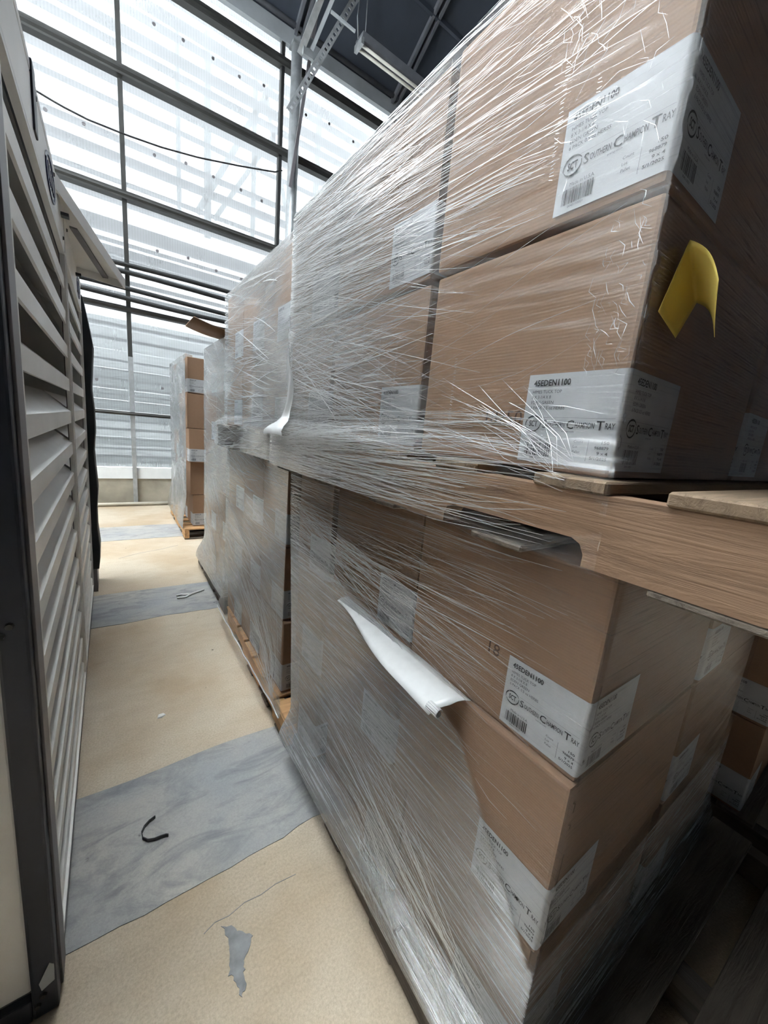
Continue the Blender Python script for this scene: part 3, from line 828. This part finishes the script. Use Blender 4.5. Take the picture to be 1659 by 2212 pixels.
def lean(k): return random.uniform(-.004, .004)
G1U, G1L = 'cartons of the upper load on the first stack', 'cartons of the lower load on the first stack'
# --- first stack, upper load
ZU, HU = 1.464, 0.400
YB = [0.285, 0.765, 1.245]
YN = ['at the near corner', 'in the middle', 'at the far end']
for li, (z, h) in enumerate(((ZU, HU - .012), (ZU + HU, 0.415))):
    for k, y in enumerate(YB):
        dy = (0.452, 0.470, 0.36)[k]
        xx = 0.622 + (0.0, 0.006, 0.0)[k] + li * -0.002
        nm = ['bottom', 'top'][li]
        carton(xx, y + (0.0 if li == 0 else 0.004), z, 0.60, dy - .004, h, f'labelled carton {YN[k]}, {nm} layer of the first stack\'s upper load', G1U,
               True, (ME_STAMP, 0.255, 0.075) if (li == 0 and k == 0) else None)
    carton(1.235, YB[0] - .004, z, 0.60, 0.47, h, f'shaded carton behind the near corner, {nm} layer of the first upper load', G1U, True)
# --- first stack, lower load
ZL, HL = 0.142, 0.3895
LN = ['bottom', 'middle', 'top']
YL = [0.250, 0.742, 1.222]
for li in range(3):
    for k, y in enumerate(YL):
        dy = ((0.400, 0.470, 0.470)[li], 0.470, (0.19, 0.245, 0.295)[li])[k]
        xx = 0.640 + (0.0, -0.004, 0.012)[li] + (0.0, 0.004 if li < 2 else 0.016, 0.0)[k]
        dz = HL - .002
        yy = y + (0.004, -0.004, 0.0)[li] - (0.08 if k == 1 and li == 0 else 0)
        carton(xx, yy, ZL + li * HL, 0.60, dy, dz, f'labelled carton {YN[k]}, {LN[li]} layer of the first stack\'s lower load', G1L,
               True, (ME_STAMP18, 0.22, 0.14) if (li == 2 and k == 0) else None)
    carton(1.256, YL[0] - .006, ZL + li * HL, 0.60, 0.47, HL - .002, f'shaded carton behind the near corner, {LN[li]} layer of the first lower load', G1L, True)
G0 = 'cartons of the row behind the first stack'
for li in range(3):
    carton(2.0, 0.16, ZL + li * HL, 0.60, 0.47, HL - .002, f'dark carton in the {LN[li]} layer of the row behind the first stack', G0, True)
# --- second stack
G2 = 'cartons of the second stack'
Y2 = [1.715, 2.10, 2.475]
for li in range(3):
    for k, y in enumerate(Y2):
        carton(0.668 + (0, .004, .01)[li], y - (0.0 if li else 0.03), 0.142 + li * HL, 0.60, 0.37, HL - .003,
               f'carton {YN[k]}, {LN[li]} layer of the second stack\'s lower load', G2, True)
for li in range(2):
    for k, y in enumerate(Y2):
        carton(0.664, y + .02, ZU + li * HU, 0.60, 0.37, HU - .003, f'carton {YN[k]}, {["bottom", "top"][li]} layer of the second stack\'s upper load', G2, True)
# --- third stack: one pallet, five layers
G3 = 'cartons of the third stack'
L5 = ['bottom', 'second', 'third', 'fourth', 'top']
for li in range(5):
    for k, y in enumerate((3.02, 3.45)):
        carton(0.715, y, 0.152 + li * 0.386, 0.60, 0.42, 0.383, f'carton {("at the near corner", "at the far end")[k]}, {L5[li]} layer of the third stack', G3, True)
# --- fourth stack: leaning column of five layers
G4 = 'cartons of the farthest stack'
for li in range(5):
    dx = (0.075, 0.05, 0.03, 0.012, 0.02)[li]
    for k, y in enumerate((5.16, 5.60, 6.04)):
        carton(0.735 + dx, y + (0.05 if li < 2 else 0), 0.142 + li * 0.405, 0.60, 0.43, 0.402, f'carton {YN[k]}, {L5[li]} layer of the farthest stack', G4, li in (0, 2, 4))
# loose cardboard sheet curling up on the third stack
sv, sf = [], []
for i in range(12):
    t_ = i / 11
    for j in range(2):
        sv.append((0.49 + 0.62 * t_, 3.06 + 0.36 * j, 2.106 + 0.055 * (2 * t_ - .9) ** 2))
for i in range(11): sf.append((2 * i, 2 * i + 1, 2 * i + 3, 2 * i + 2))
me = mesh('cardboard_sheet', sv, sf, M['cardboard'], True)
o = obj('cardboard_sheet', me); md = o.modifiers.new('thick', 'SOLIDIFY'); md.thickness = 0.007
tag(o, 'curled brown cardboard sheet lying on top of the third stack', 'cardboard')

# ================================================================== STRETCH WRAP
class Wrap:
    """film tube round a load: rectangle [x0,x1]x[y0,y1], from zb to zt; flares towards the pallet at the foot"""
    def __init__(s, x0, x1, y0, y1, zb, zt, z_flare, fx, fy, fy2=None, seed=0, amp=0.003, nu=230, nv=170, yfar=None, plies=None, holes=(), z_full=None, bare_end=False, cut=None):
        s.__dict__.update(locals()); del s.__dict__['s']
        if fy2 is None: s.fy2 = fy
        if z_full is None: s.z_full = zb
    def rect(s, z):
        k = smooth01((s.z_flare - z) / max(1e-6, s.z_flare - s.z_full))
        yf = s.y1 if s.yfar is None else np.interp(z, s.yfar[0], s.yfar[1])
        return s.x0 - s.fx * k, s.y0 - s.fy * k, yf + s.fy2 * k
    def disp(s, sp, z):
        sd = s.seed * 17.0
        r5, r13 = math.radians(5), math.radians(-12)
        A = lambda ang, ls, lz, o: vnoise((sp * math.cos(ang) + z * math.sin(ang)) / ls + o + sd, (-sp * math.sin(ang) + z * math.cos(ang)) / lz + o * 1.7 + sd)
        zone = smooth01((vnoise(sp * 2.2 + sd, z * 2.6 + 3) - .35) / .3)
        d = zone * (A(r5, .30, .020, 3.1) + .5 * A(r5, .2, .010, 9.1)) + (1 - zone) * (A(r13, .26, .024, 5.7) + .5 * A(r13, .18, .011, 1.3))
        d = d - .75
        big = vnoise(sp * 4 + sd, z * 6 + sd) - .5
        return s.amp * (d * 0.9 + big * 0.5)
    def surf_x(s, y, z):
        """film on the aisle face: x at (y, z)"""
        xa, ya, yf = s.rect(z)
        return xa - s.disp(y - s.y0, z) - .0015
    def build(s, label, top_fold=0.16):
        nn, ns, nf = max(30, s.nu // 3), s.nu, 24
        zz = np.linspace(s.zb, s.zt, s.nv)
        # parametric columns: end face (far x to corner), aisle face, far face
        segs = [] if s.bare_end else [('n', np.linspace(0, 1, nn))]
        segs += [('a', np.linspace(0, 1, ns)), ('f', np.linspace(0, 1, nf))]
        P, UV, PL_ = [], [], []
        for z in zz:
            xa, ya, yf = s.rect(z)
            row, uv = [], []
            for kind, t in segs:
                if kind == 'n':
                    sp = -(1 - t) * (s.x1 - xa); d = s.disp(sp - 3.3, np.full_like(t, z)) * np.clip((1 - t) * 14, 0.15, 1)
                    q = np.stack([s.x1 + (xa - s.x1) * t, ya - d, np.full_like(t, z)], 1)
                elif kind == 'a':
                    sp = t * (yf - ya); edge = np.clip(np.minimum(t, 1 - t) * 14, 0.15, 1)
                    d = s.disp(sp, np.full_like(t, z)) * edge
                    q = np.stack([xa - d, ya + (yf - ya) * t, np.full_like(t, z)], 1)
                else:
                    sp = (yf - ya) + t * (s.x1 - xa); d = s.disp(sp, np.full_like(t, z)) * np.clip(t * 14, .15, 1)
                    q = np.stack([xa + (s.x1 - xa) * t, yf + d, np.full_like(t, z)], 1)
                row.append(q); uv.append(np.stack([sp, np.full_like(t, z)], 1))
            P.append(np.concatenate(row)); UV.append(np.concatenate(uv))
        P = np.array(P); UV = np.array(UV)
        # fold over the top edge
        if top_fold > 0:
            cx, cy = (s.x0 + s.x1) / 2, (s.y0 + s.y1) / 2
            last = P[-1]; ex, eu = [], []
            for k in (0.12, 0.4, 1.0):
                q = last.copy(); dvec = np.stack([cx - q[:, 0], cy - q[:, 1]], 1); dl = np.linalg.norm(dvec, axis=1, keepdims=True)
                q[:, :2] += dvec / dl * top_fold * k
                q[:, 2] += 0.004 + 0.002 * np.sin(q[:, 1] * 40)
                ex.append(q); u2 = UV[-1].copy(); u2[:, 1] += top_fold * k; eu.append(u2)
            P = np.concatenate([P, np.array(ex)]); UV = np.concatenate([UV, np.array(eu)])
        nr, nc = P.shape[:2]
        idx = np.arange(nr * nc).reshape(nr, nc)
        F = np.stack([idx[:-1, :-1], idx[:-1, 1:], idx[1:, 1:], idx[1:, :-1]], -1).reshape(-1, 4)
        V = P.reshape(-1, 3); T = UV.reshape(-1, 2)
        c = V[F].mean(1); keep = np.ones(len(F), bool)
        if s.cut is not None:      # the film stops on the deck at the two ends
            cols = np.tile(np.arange(nc - 1), nr - 1); i0 = 0 if s.bare_end else nn - 1
            keep &= ~((c[:, 2] < s.cut) & ((cols < i0) | (cols >= i0 + ns)))
            F = F[keep]; c = c[keep]; keep = np.ones(len(F), bool)
        if s.holes:
            for (hy, hz, ry, rz, sd) in s.holes:
                ang = np.arctan2((c[:, 2] - hz) / rz, (c[:, 1] - hy) / ry)
                rad = np.hypot((c[:, 1] - hy) / ry, (c[:, 2] - hz) / rz)
                wob = 0.75 + 0.5 * vnoise(ang * 2.2 + sd, ang * 0 + sd)
                keep &= ~((rad < wob) & (c[:, 0] < s.x0 + .05))
            F = F[keep]
        me = bpy.data.meshes.new('film')
        me.vertices.add(len(V)); me.vertices.foreach_set('co', V.astype(np.float32).ravel())
        me.loops.add(len(F) * 4); me.loops.foreach_set('vertex_index', F.astype(np.int32).ravel())
        me.polygons.add(len(F)); me.polygons.foreach_set('loop_start', np.arange(0, len(F) * 4, 4, dtype=np.int32))
        me.polygons.foreach_set('use_smooth', np.ones(len(F), bool))
        uvl = me.uv_layers.new(name='UVMap'); uvl.data.foreach_set('uv', T[F.ravel()].astype(np.float32).ravel())
        pl = np.ones(len(V)) if s.plies is None else s.plies(V[:, 1], V[:, 2])
        pl = pl * (0.65 + 0.7 * vnoise(V[:, 1] * 3.1 + s.seed, V[:, 2] * 9.0 + s.seed * 3))
        at = me.attributes.new('plies', 'FLOAT', 'POINT'); at.data.foreach_set('value', pl.astype(np.float32))
        me.materials.append(M['stretch_film']); me.update(); me.validate()
        root = empty('stretch_wrap', (s.x0, s.y0, s.zb)); tag(root, label, 'stretch wrap', 'clear stretch wrap round the pallet loads')
        o = obj('film', me, root, (-s.x0, -s.y0, -s.zb))
        s.root = root
        return root
    def creases(s, specs, seed):
        """raised creases in the film: (count, y range, z range, mean tilt, tilt spread, length range, width range)"""
        rr = np.random.default_rng(seed); V, F = [], []
        for (n, ya, yb, za, zb_, ang, spread, l0, l1, w0, w1) in specs:
            for _ in range(n):
                y = rr.uniform(ya, yb); z = rr.uniform(za, zb_)
                a = math.radians(rr.normal(ang, spread)); L = rr.uniform(l0, l1) * rr.uniform(.4, 1); w_ = rr.uniform(w0, w1) * rr.uniform(.35, 1)
                self_line(s, V, F, (y, z), (y + L * math.cos(a), z + L * math.sin(a)), w_, rr)
        return V, F
    def hem(s, r, za=None):
        z = s.zb + r * .5 if za is None else za
        xa, ya, yf = s.rect(z)
        ys = np.linspace(ya + .01, yf - .01, 40)
        pts = [(xa - r * .4 + .3 * r * math.sin(y * 23), y, z + r * (.8 * math.sin(y * 31) + 1.5 * (vnoise(y * 6., z * 0 + 4.) - .5))) for y in ys]
        return MB().tube([(x - s.x0, y - s.y0, zz - s.zb) for x, y, zz in pts], r, 6).build('film_hem', M['film_crease'], s.root, True)
    def finish_creases(s, V, F):
        me = mesh('film_crease', V, F, M['film_crease'], True)
        o = obj('film_crease', me, s.root, (-s.x0, -s.y0, -s.zb)); o['kind'] = 'stuff'
        return o

def self_line(s, V, F, p, q, w_, rr, seg=None):
    L = math.hypot(q[0] - p[0], q[1] - p[1])
    n = seg or max(2, min(14, int(L / 0.05)))
    dy, dz = (q[0] - p[0]) / L, (q[1] - p[1]) / L
    ny, nz = -dz, dy
    ys = np.linspace(p[0], q[0], n + 1); zs = np.linspace(p[1], q[1], n + 1)
    bow = rr.normal(0, .006) * np.sin(np.linspace(0, math.pi, n + 1))
    ys = ys + ny * bow; zs = zs + nz * bow
    ok = True
    xa, ya, yf = s.rect(zs)
    if (ys < ya + .001).any() or (ys > yf - .001).any() or (zs < s.zb).any() or (zs > s.zt).any():
        ys = np.clip(ys, ya + .001, yf - .001); zs = np.clip(zs, s.zb, s.zt)
    xs = s.surf_x(ys, zs) - .0008
    wd = w_ * (0.25 + 0.75 * np.sin(np.linspace(0.15, math.pi - .15, n + 1)))
    b = len(V)
    for x, y, z, w1 in zip(xs, ys, zs, wd):
        V.append((x, y - ny * w1, z - nz * w1)); V.append((x - w1 * .7, y, z)); V.append((x, y + ny * w1, z + nz * w1))
    for i in range(n):
        a = b + 3 * i
        F.append((a, a + 3, a + 4, a + 1)); F.append((a + 1, a + 4, a + 5, a + 2))

# --- first stack, upper load
def pl1u(y, z): return 0.40 + 2.9 * smooth01((y - .60) / .75) + 0.9 * smooth01((1.53 - z) / .1) * smooth01((y - .5) / .3)
W1U = Wrap(0.612, 1.845, 0.276, 1.612, 1.335, 2.285, 1.53, 0.060, 0.03, 0.02, seed=1, amp=0.0026, nu=330, nv=260, plies=pl1u, z_full=1.468, cut=1.47,
           holes=((0.33, 1.405, .10, .035, 1.0), (0.17, 1.40, .07, .03, 4.0), (0.47, 1.45, .03, .012, 2.0), (0.62, 1.463, .02, .008, 7.0)))
W1U.build('clear stretch wrap round the upper load of the first stack')
sp = [(420, .45, 1.55, 1.88, 2.28, 3, 2.5, .25, .9, .0003, .0010), (260, .75, 1.60, 1.86, 2.28, 5, 4, .2, .7, .0004, .0012),
      (70, .28, .6, 1.95, 2.28, 4, 5, .1, .35, .0003, .0009),
      (170, .70, 1.60, 1.48, 1.90, -8, 4, .3, .9, .0003, .0009), (120, .55, 1.50, 1.50, 1.86, 15, 4, .3, .9, .0003, .0008),
      (420, .30, 1.55, 1.345, 1.56, -1, 3, .25, .9, .0004, .0013), (46, .42, 1.45, 1.35, 1.56, -2, 3, .3, .9, .0012, .0021), (40, .7, 1.5, 1.6, 2.25, 3, 7, .3, .9, .0010, .0018), (30, .3, .75, 1.5, 1.9, -14, 6, .2, .5, .0003, .0006),
      (70, .287, .35, 1.60, 1.85, 72, 14, .01, .045, .0003, .0008), (26, .40, .47, 2.06, 2.16, 80, 20, .02, .06, .0004, .0010), (24, .30, .5, 1.90, 2.12, 70, 30, .02, .05, .0003, .0006)]
V, F = W1U.creases(sp, 5)
rr = np.random.default_rng(9)
for k in range(46):      # fans drawn to the pallet corner
    self_line(W1U, V, F, (1.60, 1.42 + rr.normal(0, .02)), (rr.uniform(.4, 1.2), 1.36 + rr.uniform(0, .20)), rr.uniform(.0005, .0015), rr)
for k in range(26):
    self_line(W1U, V, F, (0.30 + rr.uniform(0, .04), 1.475 + rr.normal(0, .012)), (rr.uniform(.42, .72), 1.50 + rr.uniform(0, .14)), rr.uniform(.0003, .0008), rr)
for k in range(26):
    self_line(W1U, V, F, (1.58, 1.72 + rr.normal(0, .05)), (rr.uniform(.55, 1.1), 1.52 + rr.normal(0, .06)), rr.uniform(.0005, .0013), rr)
for yv, z0, z1 in ((.63, 1.52, 1.68), (.85, 1.55, 1.74), (1.02, 1.54, 1.83), (.93, 1.62, 1.80), (1.17, 1.52, 1.95), (1.27, 1.5, 2.1), (1.38, 1.5, 1.95), (1.30, 1.7, 2.25), (.46, 1.93, 2.10), (.40, 1.96, 2.05)):
    for k in range(int((z1 - z0) / .006)):
        z = z0 + k * .006; self_line(W1U, V, F, (yv + rr.normal(0, .001), z), (yv + .007, z + rr.normal(0, .0015)), .0012, rr, 1)
W1U.finish_creases(V, F)
# gathered white tail of film at the far edge
tv, tf = [], []
for i in range(19):
    u_ = i / 18; z = 1.80 - .345 * u_
    wd_ = .012 + .055 * smooth01(u_ * 2.2) + .10 * smooth01((u_ - .75) / .25)
    for j in range(7):
        v_ = j / 6; y = 1.606 - wd_ * v_
        x = W1U.rect(z)[0] - .006 - .030 * smooth01((u_ - .55) / .45) * (1 - .5 * v_) - .004 * math.sin(v_ * 7 + u_ * 9)
        tv.append((x - W1U.x0, y - W1U.y0, z - W1U.zb + .008 * math.sin(v_ * 3)))
for i in range(18):
    for j in range(6): tf.append((i * 7 + j, i * 7 + j + 1, (i + 1) * 7 + j + 1, (i + 1) * 7 + j))
obj('film_tail', mesh('film_tail', tv, tf, M['film_crease'], True), W1U.root)

# --- first stack, lower load
def pl1l(y, z):
    lim = np.interp(y, [.25, .5, .8, 1.2, 1.5], [.52, .86, .97, 1.02, 1.06])
    return 0.45 + 2.6 * smooth01((lim - z) / .03) + 0.7 * smooth01((y - .8) / .6)
W1L = Wrap(0.626, 1.865, 0.234, 1.55, 0.122, 1.318, 0.25, 0.055, 0.03, 0.0, seed=2, amp=0.0016, nu=300, nv=240, plies=pl1l, cut=.146, yfar=([0.085, .2, .6, 1.0, 1.32], [1.44, 1.45, 1.49, 1.54, 1.57]))
W1L.build('clear stretch wrap round the lower load of the first stack', 0.0)
sp = [(240, .30, 1.55, 1.02, 1.31, -2, 4, .25, .9, .0003, .0012), (36, .35, 1.45, 1.0, 1.30, -2, 3, .3, .9, .0011, .0020), (14, .3, 1.3, .2, .9, 10, 6, .2, .6, .0009, .0015), (90, .28, 1.5, .55, 1.1, 3, 5, .2, .7, .0003, .0007), (80, .26, 1.5, .12, .55, 9, 7, .2, .7, .0003, .0009),
      (70, .25, .55, .15, .55, 14, 5, .08, .3, .0004, .0011)]
V, F = W1L.creases(sp, 15)
rr = np.random.default_rng(19)
for k in range(60):
    self_line(W1L, V, F, (1.54, 1.15 + rr.normal(0, .07)), (rr.uniform(.3, 1.1), .98 + rr.normal(.06, .10)), rr.uniform(.0004, .0014), rr)
for k in range(34):
    self_line(W1L, V, F, (.36 + rr.normal(0, .05), .24 + rr.normal(0, .04)), (rr.uniform(.6, 1.2), .42 + rr.normal(0, .1)), rr.uniform(.0005, .0016), rr)
for k in range(26):
    self_line(W1L, V, F, (.60 + rr.normal(0, .03), .17 + rr.normal(0, .02)), (.85 + rr.normal(0, .05), .28 + rr.normal(0, .03)), rr.uniform(.0005, .0014), rr)
W1L.finish_creases(V, F)

# --- second stack
def patchy(y, z, seed): return 0.35 + 1.3 * smooth01((vnoise(y * 2.3 + seed, z * 4.1 + seed * 2) - .25) / .5)
def pl2(y, z): return (1.1 + 1.7 * smooth01((z - 1.45) / .06)) * patchy(y, z, 3.3)
def pl2l(y, z): return (1.7 + 1.2 * smooth01((z - .9) / .3)) * patchy(y, z, 8.1)
def pl4(y, z): return 3.6 * patchy(y * 2, z, 5.5)
W2U = Wrap(0.652, 1.86, 1.725, 2.885, 1.33, 2.285, 1.53, 0.055, 0.05, 0.05, z_full=1.468, cut=1.47, seed=3, amp=0.0035, nu=150, nv=170, plies=pl2)
W2U.build('clear stretch wrap round the upper load of the second stack')
V, F = W2U.creases([(170, 1.75, 2.80, 1.47, 2.28, 6, 6, .3, .9, .0005, .0013), (110, 1.75, 2.80, 1.34, 1.6, -6, 6, .2, .8, .0006, .0016), (60, 1.75, 2.7, 1.36, 2.2, 4, 8, .3, .9, .0016, .0030)], 25)
W2U.finish_creases(V, F)
W2L = Wrap(0.656, 1.87, 1.675, 2.85, 0.115, 1.312, 0.30, 0.045, 0.13, 0.03, seed=4, amp=0.003, nu=150, nv=190, plies=pl2l, bare_end=True, cut=.146)
W2L.build('clear stretch wrap round the lower load of the second stack', 0.0)
V, F = W2L.creases([(110, 1.7, 2.80, .5, 1.3, 8, 9, .3, .9, .0005, .0013), (120, 1.6, 2.80, .14, .7, 24, 8, .25, .8, .0005, .0014), (44, 1.7, 2.7, .2, 1.25, 16, 12, .3, .8, .0016, .0030)], 35)
rr = np.random.default_rng(29)
for k in range(60):
    self_line(W2L, V, F, (1.66 + rr.uniform(0, .05), .14 + rr.uniform(0, .04)), (rr.uniform(1.75, 2.6), .18 + rr.uniform(0, .45)), rr.uniform(.0006, .0018), rr)
W2L.finish_creases(V, F)
W2L.hem(.0045)
# --- third stack
W3 = Wrap(0.702, 1.9, 3.005, 3.885, 0.12, 2.085, 0.42, 0.04, 0.04, 0.22, seed=5, amp=0.006, nu=90, nv=190, plies=lambda y, z: 2.6 * patchy(y, z, 1.2), cut=.156)
W3.build('clear stretch wrap round the third stack')
V, F = W3.creases([(110, 3.02, 3.8, .7, 2.08, 8, 18, .15, .6, .0008, .0018), (110, 3.02, 3.8, .14, .9, 42, 12, .2, .7, .0008, .002)], 45)
W3.finish_creases(V, F)
# --- farthest stack: film on the aisle face and far end only; its near end is bare cardboard
W4 = Wrap(0.728, 1.9, 5.13, 6.54, 0.13, 2.19, 0.6, 0.045, 0.0, 0.12, seed=6, amp=0.010, nu=90, nv=150, plies=pl4, bare_end=True, cut=.146)
W4.build('crumpled stretch wrap round the farthest stack')
V, F = W4.creases([(110, 5.15, 6.4, .3, 2.15, 20, 30, .15, .5, .001, .0025), (70, 5.15, 6.4, .14, .8, 50, 12, .15, .6, .001, .0025)], 55)
W4.finish_creases(V, F)

# ================================================================== SMALL THINGS
# yellow sticky note peeling off the shaded end face of the upper carton
def sticky_note():
    vs, fs, n = [], [], 10
    P00, P10, P11, P01 = Vector((.680, .268, 1.806)), Vector((.640, .268, 1.704)), Vector((.716, .268, 1.684)), Vector((.752, .268, 1.742))
    Q0, Q1 = Vector((.648, .213, 1.733)), Vector((.682, .213, 1.670))
    for i in range(2 * n + 1):
        for j in range(n + 1):
            v = j / n
            if i <= n:
                u = i / n; p = (P10.lerp(P11, v)).lerp(P00.lerp(P01, v), u)
                p.y += .004 * (1 - u)
            else:
                u = (i - n) / n; a = P00.lerp(P01, v); b = Q0.lerp(Q1, v); p = a.lerp(b, u)
                p.x += .012 * math.sin(math.pi * u) ; p.z += .012 * math.sin(math.pi * u) - .006 * math.sin(math.pi * v) * u
            vs.append(tuple(p - Vector((.70, .268, 1.74))))
    for i in range(2 * n):
        for j in range(n): fs.append((i * (n + 1) + j, i * (n + 1) + j + 1, (i + 1) * (n + 1) + j + 1, (i + 1) * (n + 1) + j))
    root = obj('sticky_note', mesh('sticky_note', vs, fs, M['sticky_paper'], True), None, (0.70, 0.268, 1.74))
    tag(root, 'yellow sticky note peeling off the shaded end of the upper carton', 'sticky note')
    root.modifiers.new('thick', 'SOLIDIFY').thickness = 0.0006
    return root
sticky_note()

# white slip sheet hanging out between two carton layers
sv, sf = [], []
n = 26
for i in range(n + 1):
    t_ = i / n
    y = 1.07 - t_ * 0.585
    wdt = 0.028 + 0.062 * smooth01(t_ * 1.3)
    for j in range(7):
        u_ = j / 6
        sv.append((0.650 - 0.012 * t_ - wdt * u_, y + .018 * u_ * t_ + .02 * u_, 0.936 - .030 * u_ * u_ * (.5 + .5 * t_) + .002 * math.sin(11 * t_ + 2 * j)))
for i in range(n):
    for j in range(6): sf.append((i * 7 + j, i * 7 + j + 1, (i + 1) * 7 + j + 1, (i + 1) * 7 + j))
sheet = obj('slip_sheet', mesh('slip_sheet', sv, sf, M['white_sheet'], True)); sheet.modifiers.new('thick', 'SOLIDIFY').thickness = 0.0015
tag(sheet, 'white paper slip sheet sticking out between two lower carton layers', 'paper sheet')
roll = MB(); rp = []
for k in range(15):
    a = k * .62; r = .012 - .0006 * k; rp.append((r * math.cos(a), r * math.sin(a)))
m = MB()
for k in range(14):
    (a0, b0), (a1, b1) = rp[k], rp[k + 1]
    m.add([(a0, 0, b0), (a1, 0, b1), (a1, .035, b1), (a0, .035, b0)], [(0, 1, 2, 3)])
o = m.build('rolled_end', M['white_sheet'], sheet, True, (0.562, 0.505, 0.912)); o.modifiers.new('thick', 'SOLIDIFY').thickness = 0.0012

# black strap offcut on the floor
pts = [(0.080, 1.400), (0.060, 1.392), (0.044, 1.378), (0.034, 1.358), (0.036, 1.335), (0.050, 1.318), (0.070, 1.310), (0.090, 1.309), (0.106, 1.306), (0.113, 1.301)]
m = MB(); vs, fs = [], []
for i, (x, y) in enumerate(pts):
    d = Vector(pts[min(i + 1, len(pts) - 1)]) - Vector(pts[max(i - 1, 0)]); d.normalize()
    nx, ny = -d.y * .0016, d.x * .0016
    z0 = 0.004; z1 = z0 + 0.012
    vs += [(x - nx, y - ny, z0), (x + nx, y + ny, z0), (x + nx, y + ny, z1), (x - nx, y - ny, z1)]
for i in range(len(pts) - 1):
    for k in range(4): fs.append((4 * i + k, 4 * i + (k + 1) % 4, 4 * i + 4 + (k + 1) % 4, 4 * i + 4 + k))
fs += [(3, 2, 1, 0), tuple(4 * (len(pts) - 1) + k for k in range(4))]
o = m.add(vs, fs).build('strap_offcut', M['black_plastic']); tag(o, 'curled black plastic strap offcut lying on the grey floor strip', 'strap')
# white scraps
def scrap(name, x, y, pts, label, h=.006):
    n = len(pts); vs = [(x + a, y + b, .001) for a, b in pts] + [(x + a * .8, y + b * .8, h * (1 + .5 * math.sin(i * 2))) for i, (a, b) in enumerate(pts)]
    fs = [tuple(range(n - 1, -1, -1)), tuple(range(n, 2 * n))] + [(i, (i + 1) % n, n + (i + 1) % n, n + i) for i in range(n)]
    o = obj(name, mesh(name, vs, fs, M['scrap_white'])); fix(o.data); tag(o, label, 'scrap')
scrap('paper_scrap', 0.152, 1.97, [(-.018, -.01), (.004, -.014), (.022, .002), (.014, .02), (-.012, .012)], 'white paper scrap lying on the tan floor between the grey strips')
m = MB().tube([(0.40, 3.37, .012), (0.46, 3.36, .012), (0.50, 3.40, .012), (0.55, 3.43, .012), (0.62, 3.46, .012)], .008, 6); m.tube([(0.50, 3.40, .012), (0.44, 3.43, .012), (0.40, 3.42, .012)], .007, 6)
o = m.build('film_scrap', M['scrap_white'], None, True); tag(o, 'forked white film scrap on the middle grey floor strip', 'scrap')
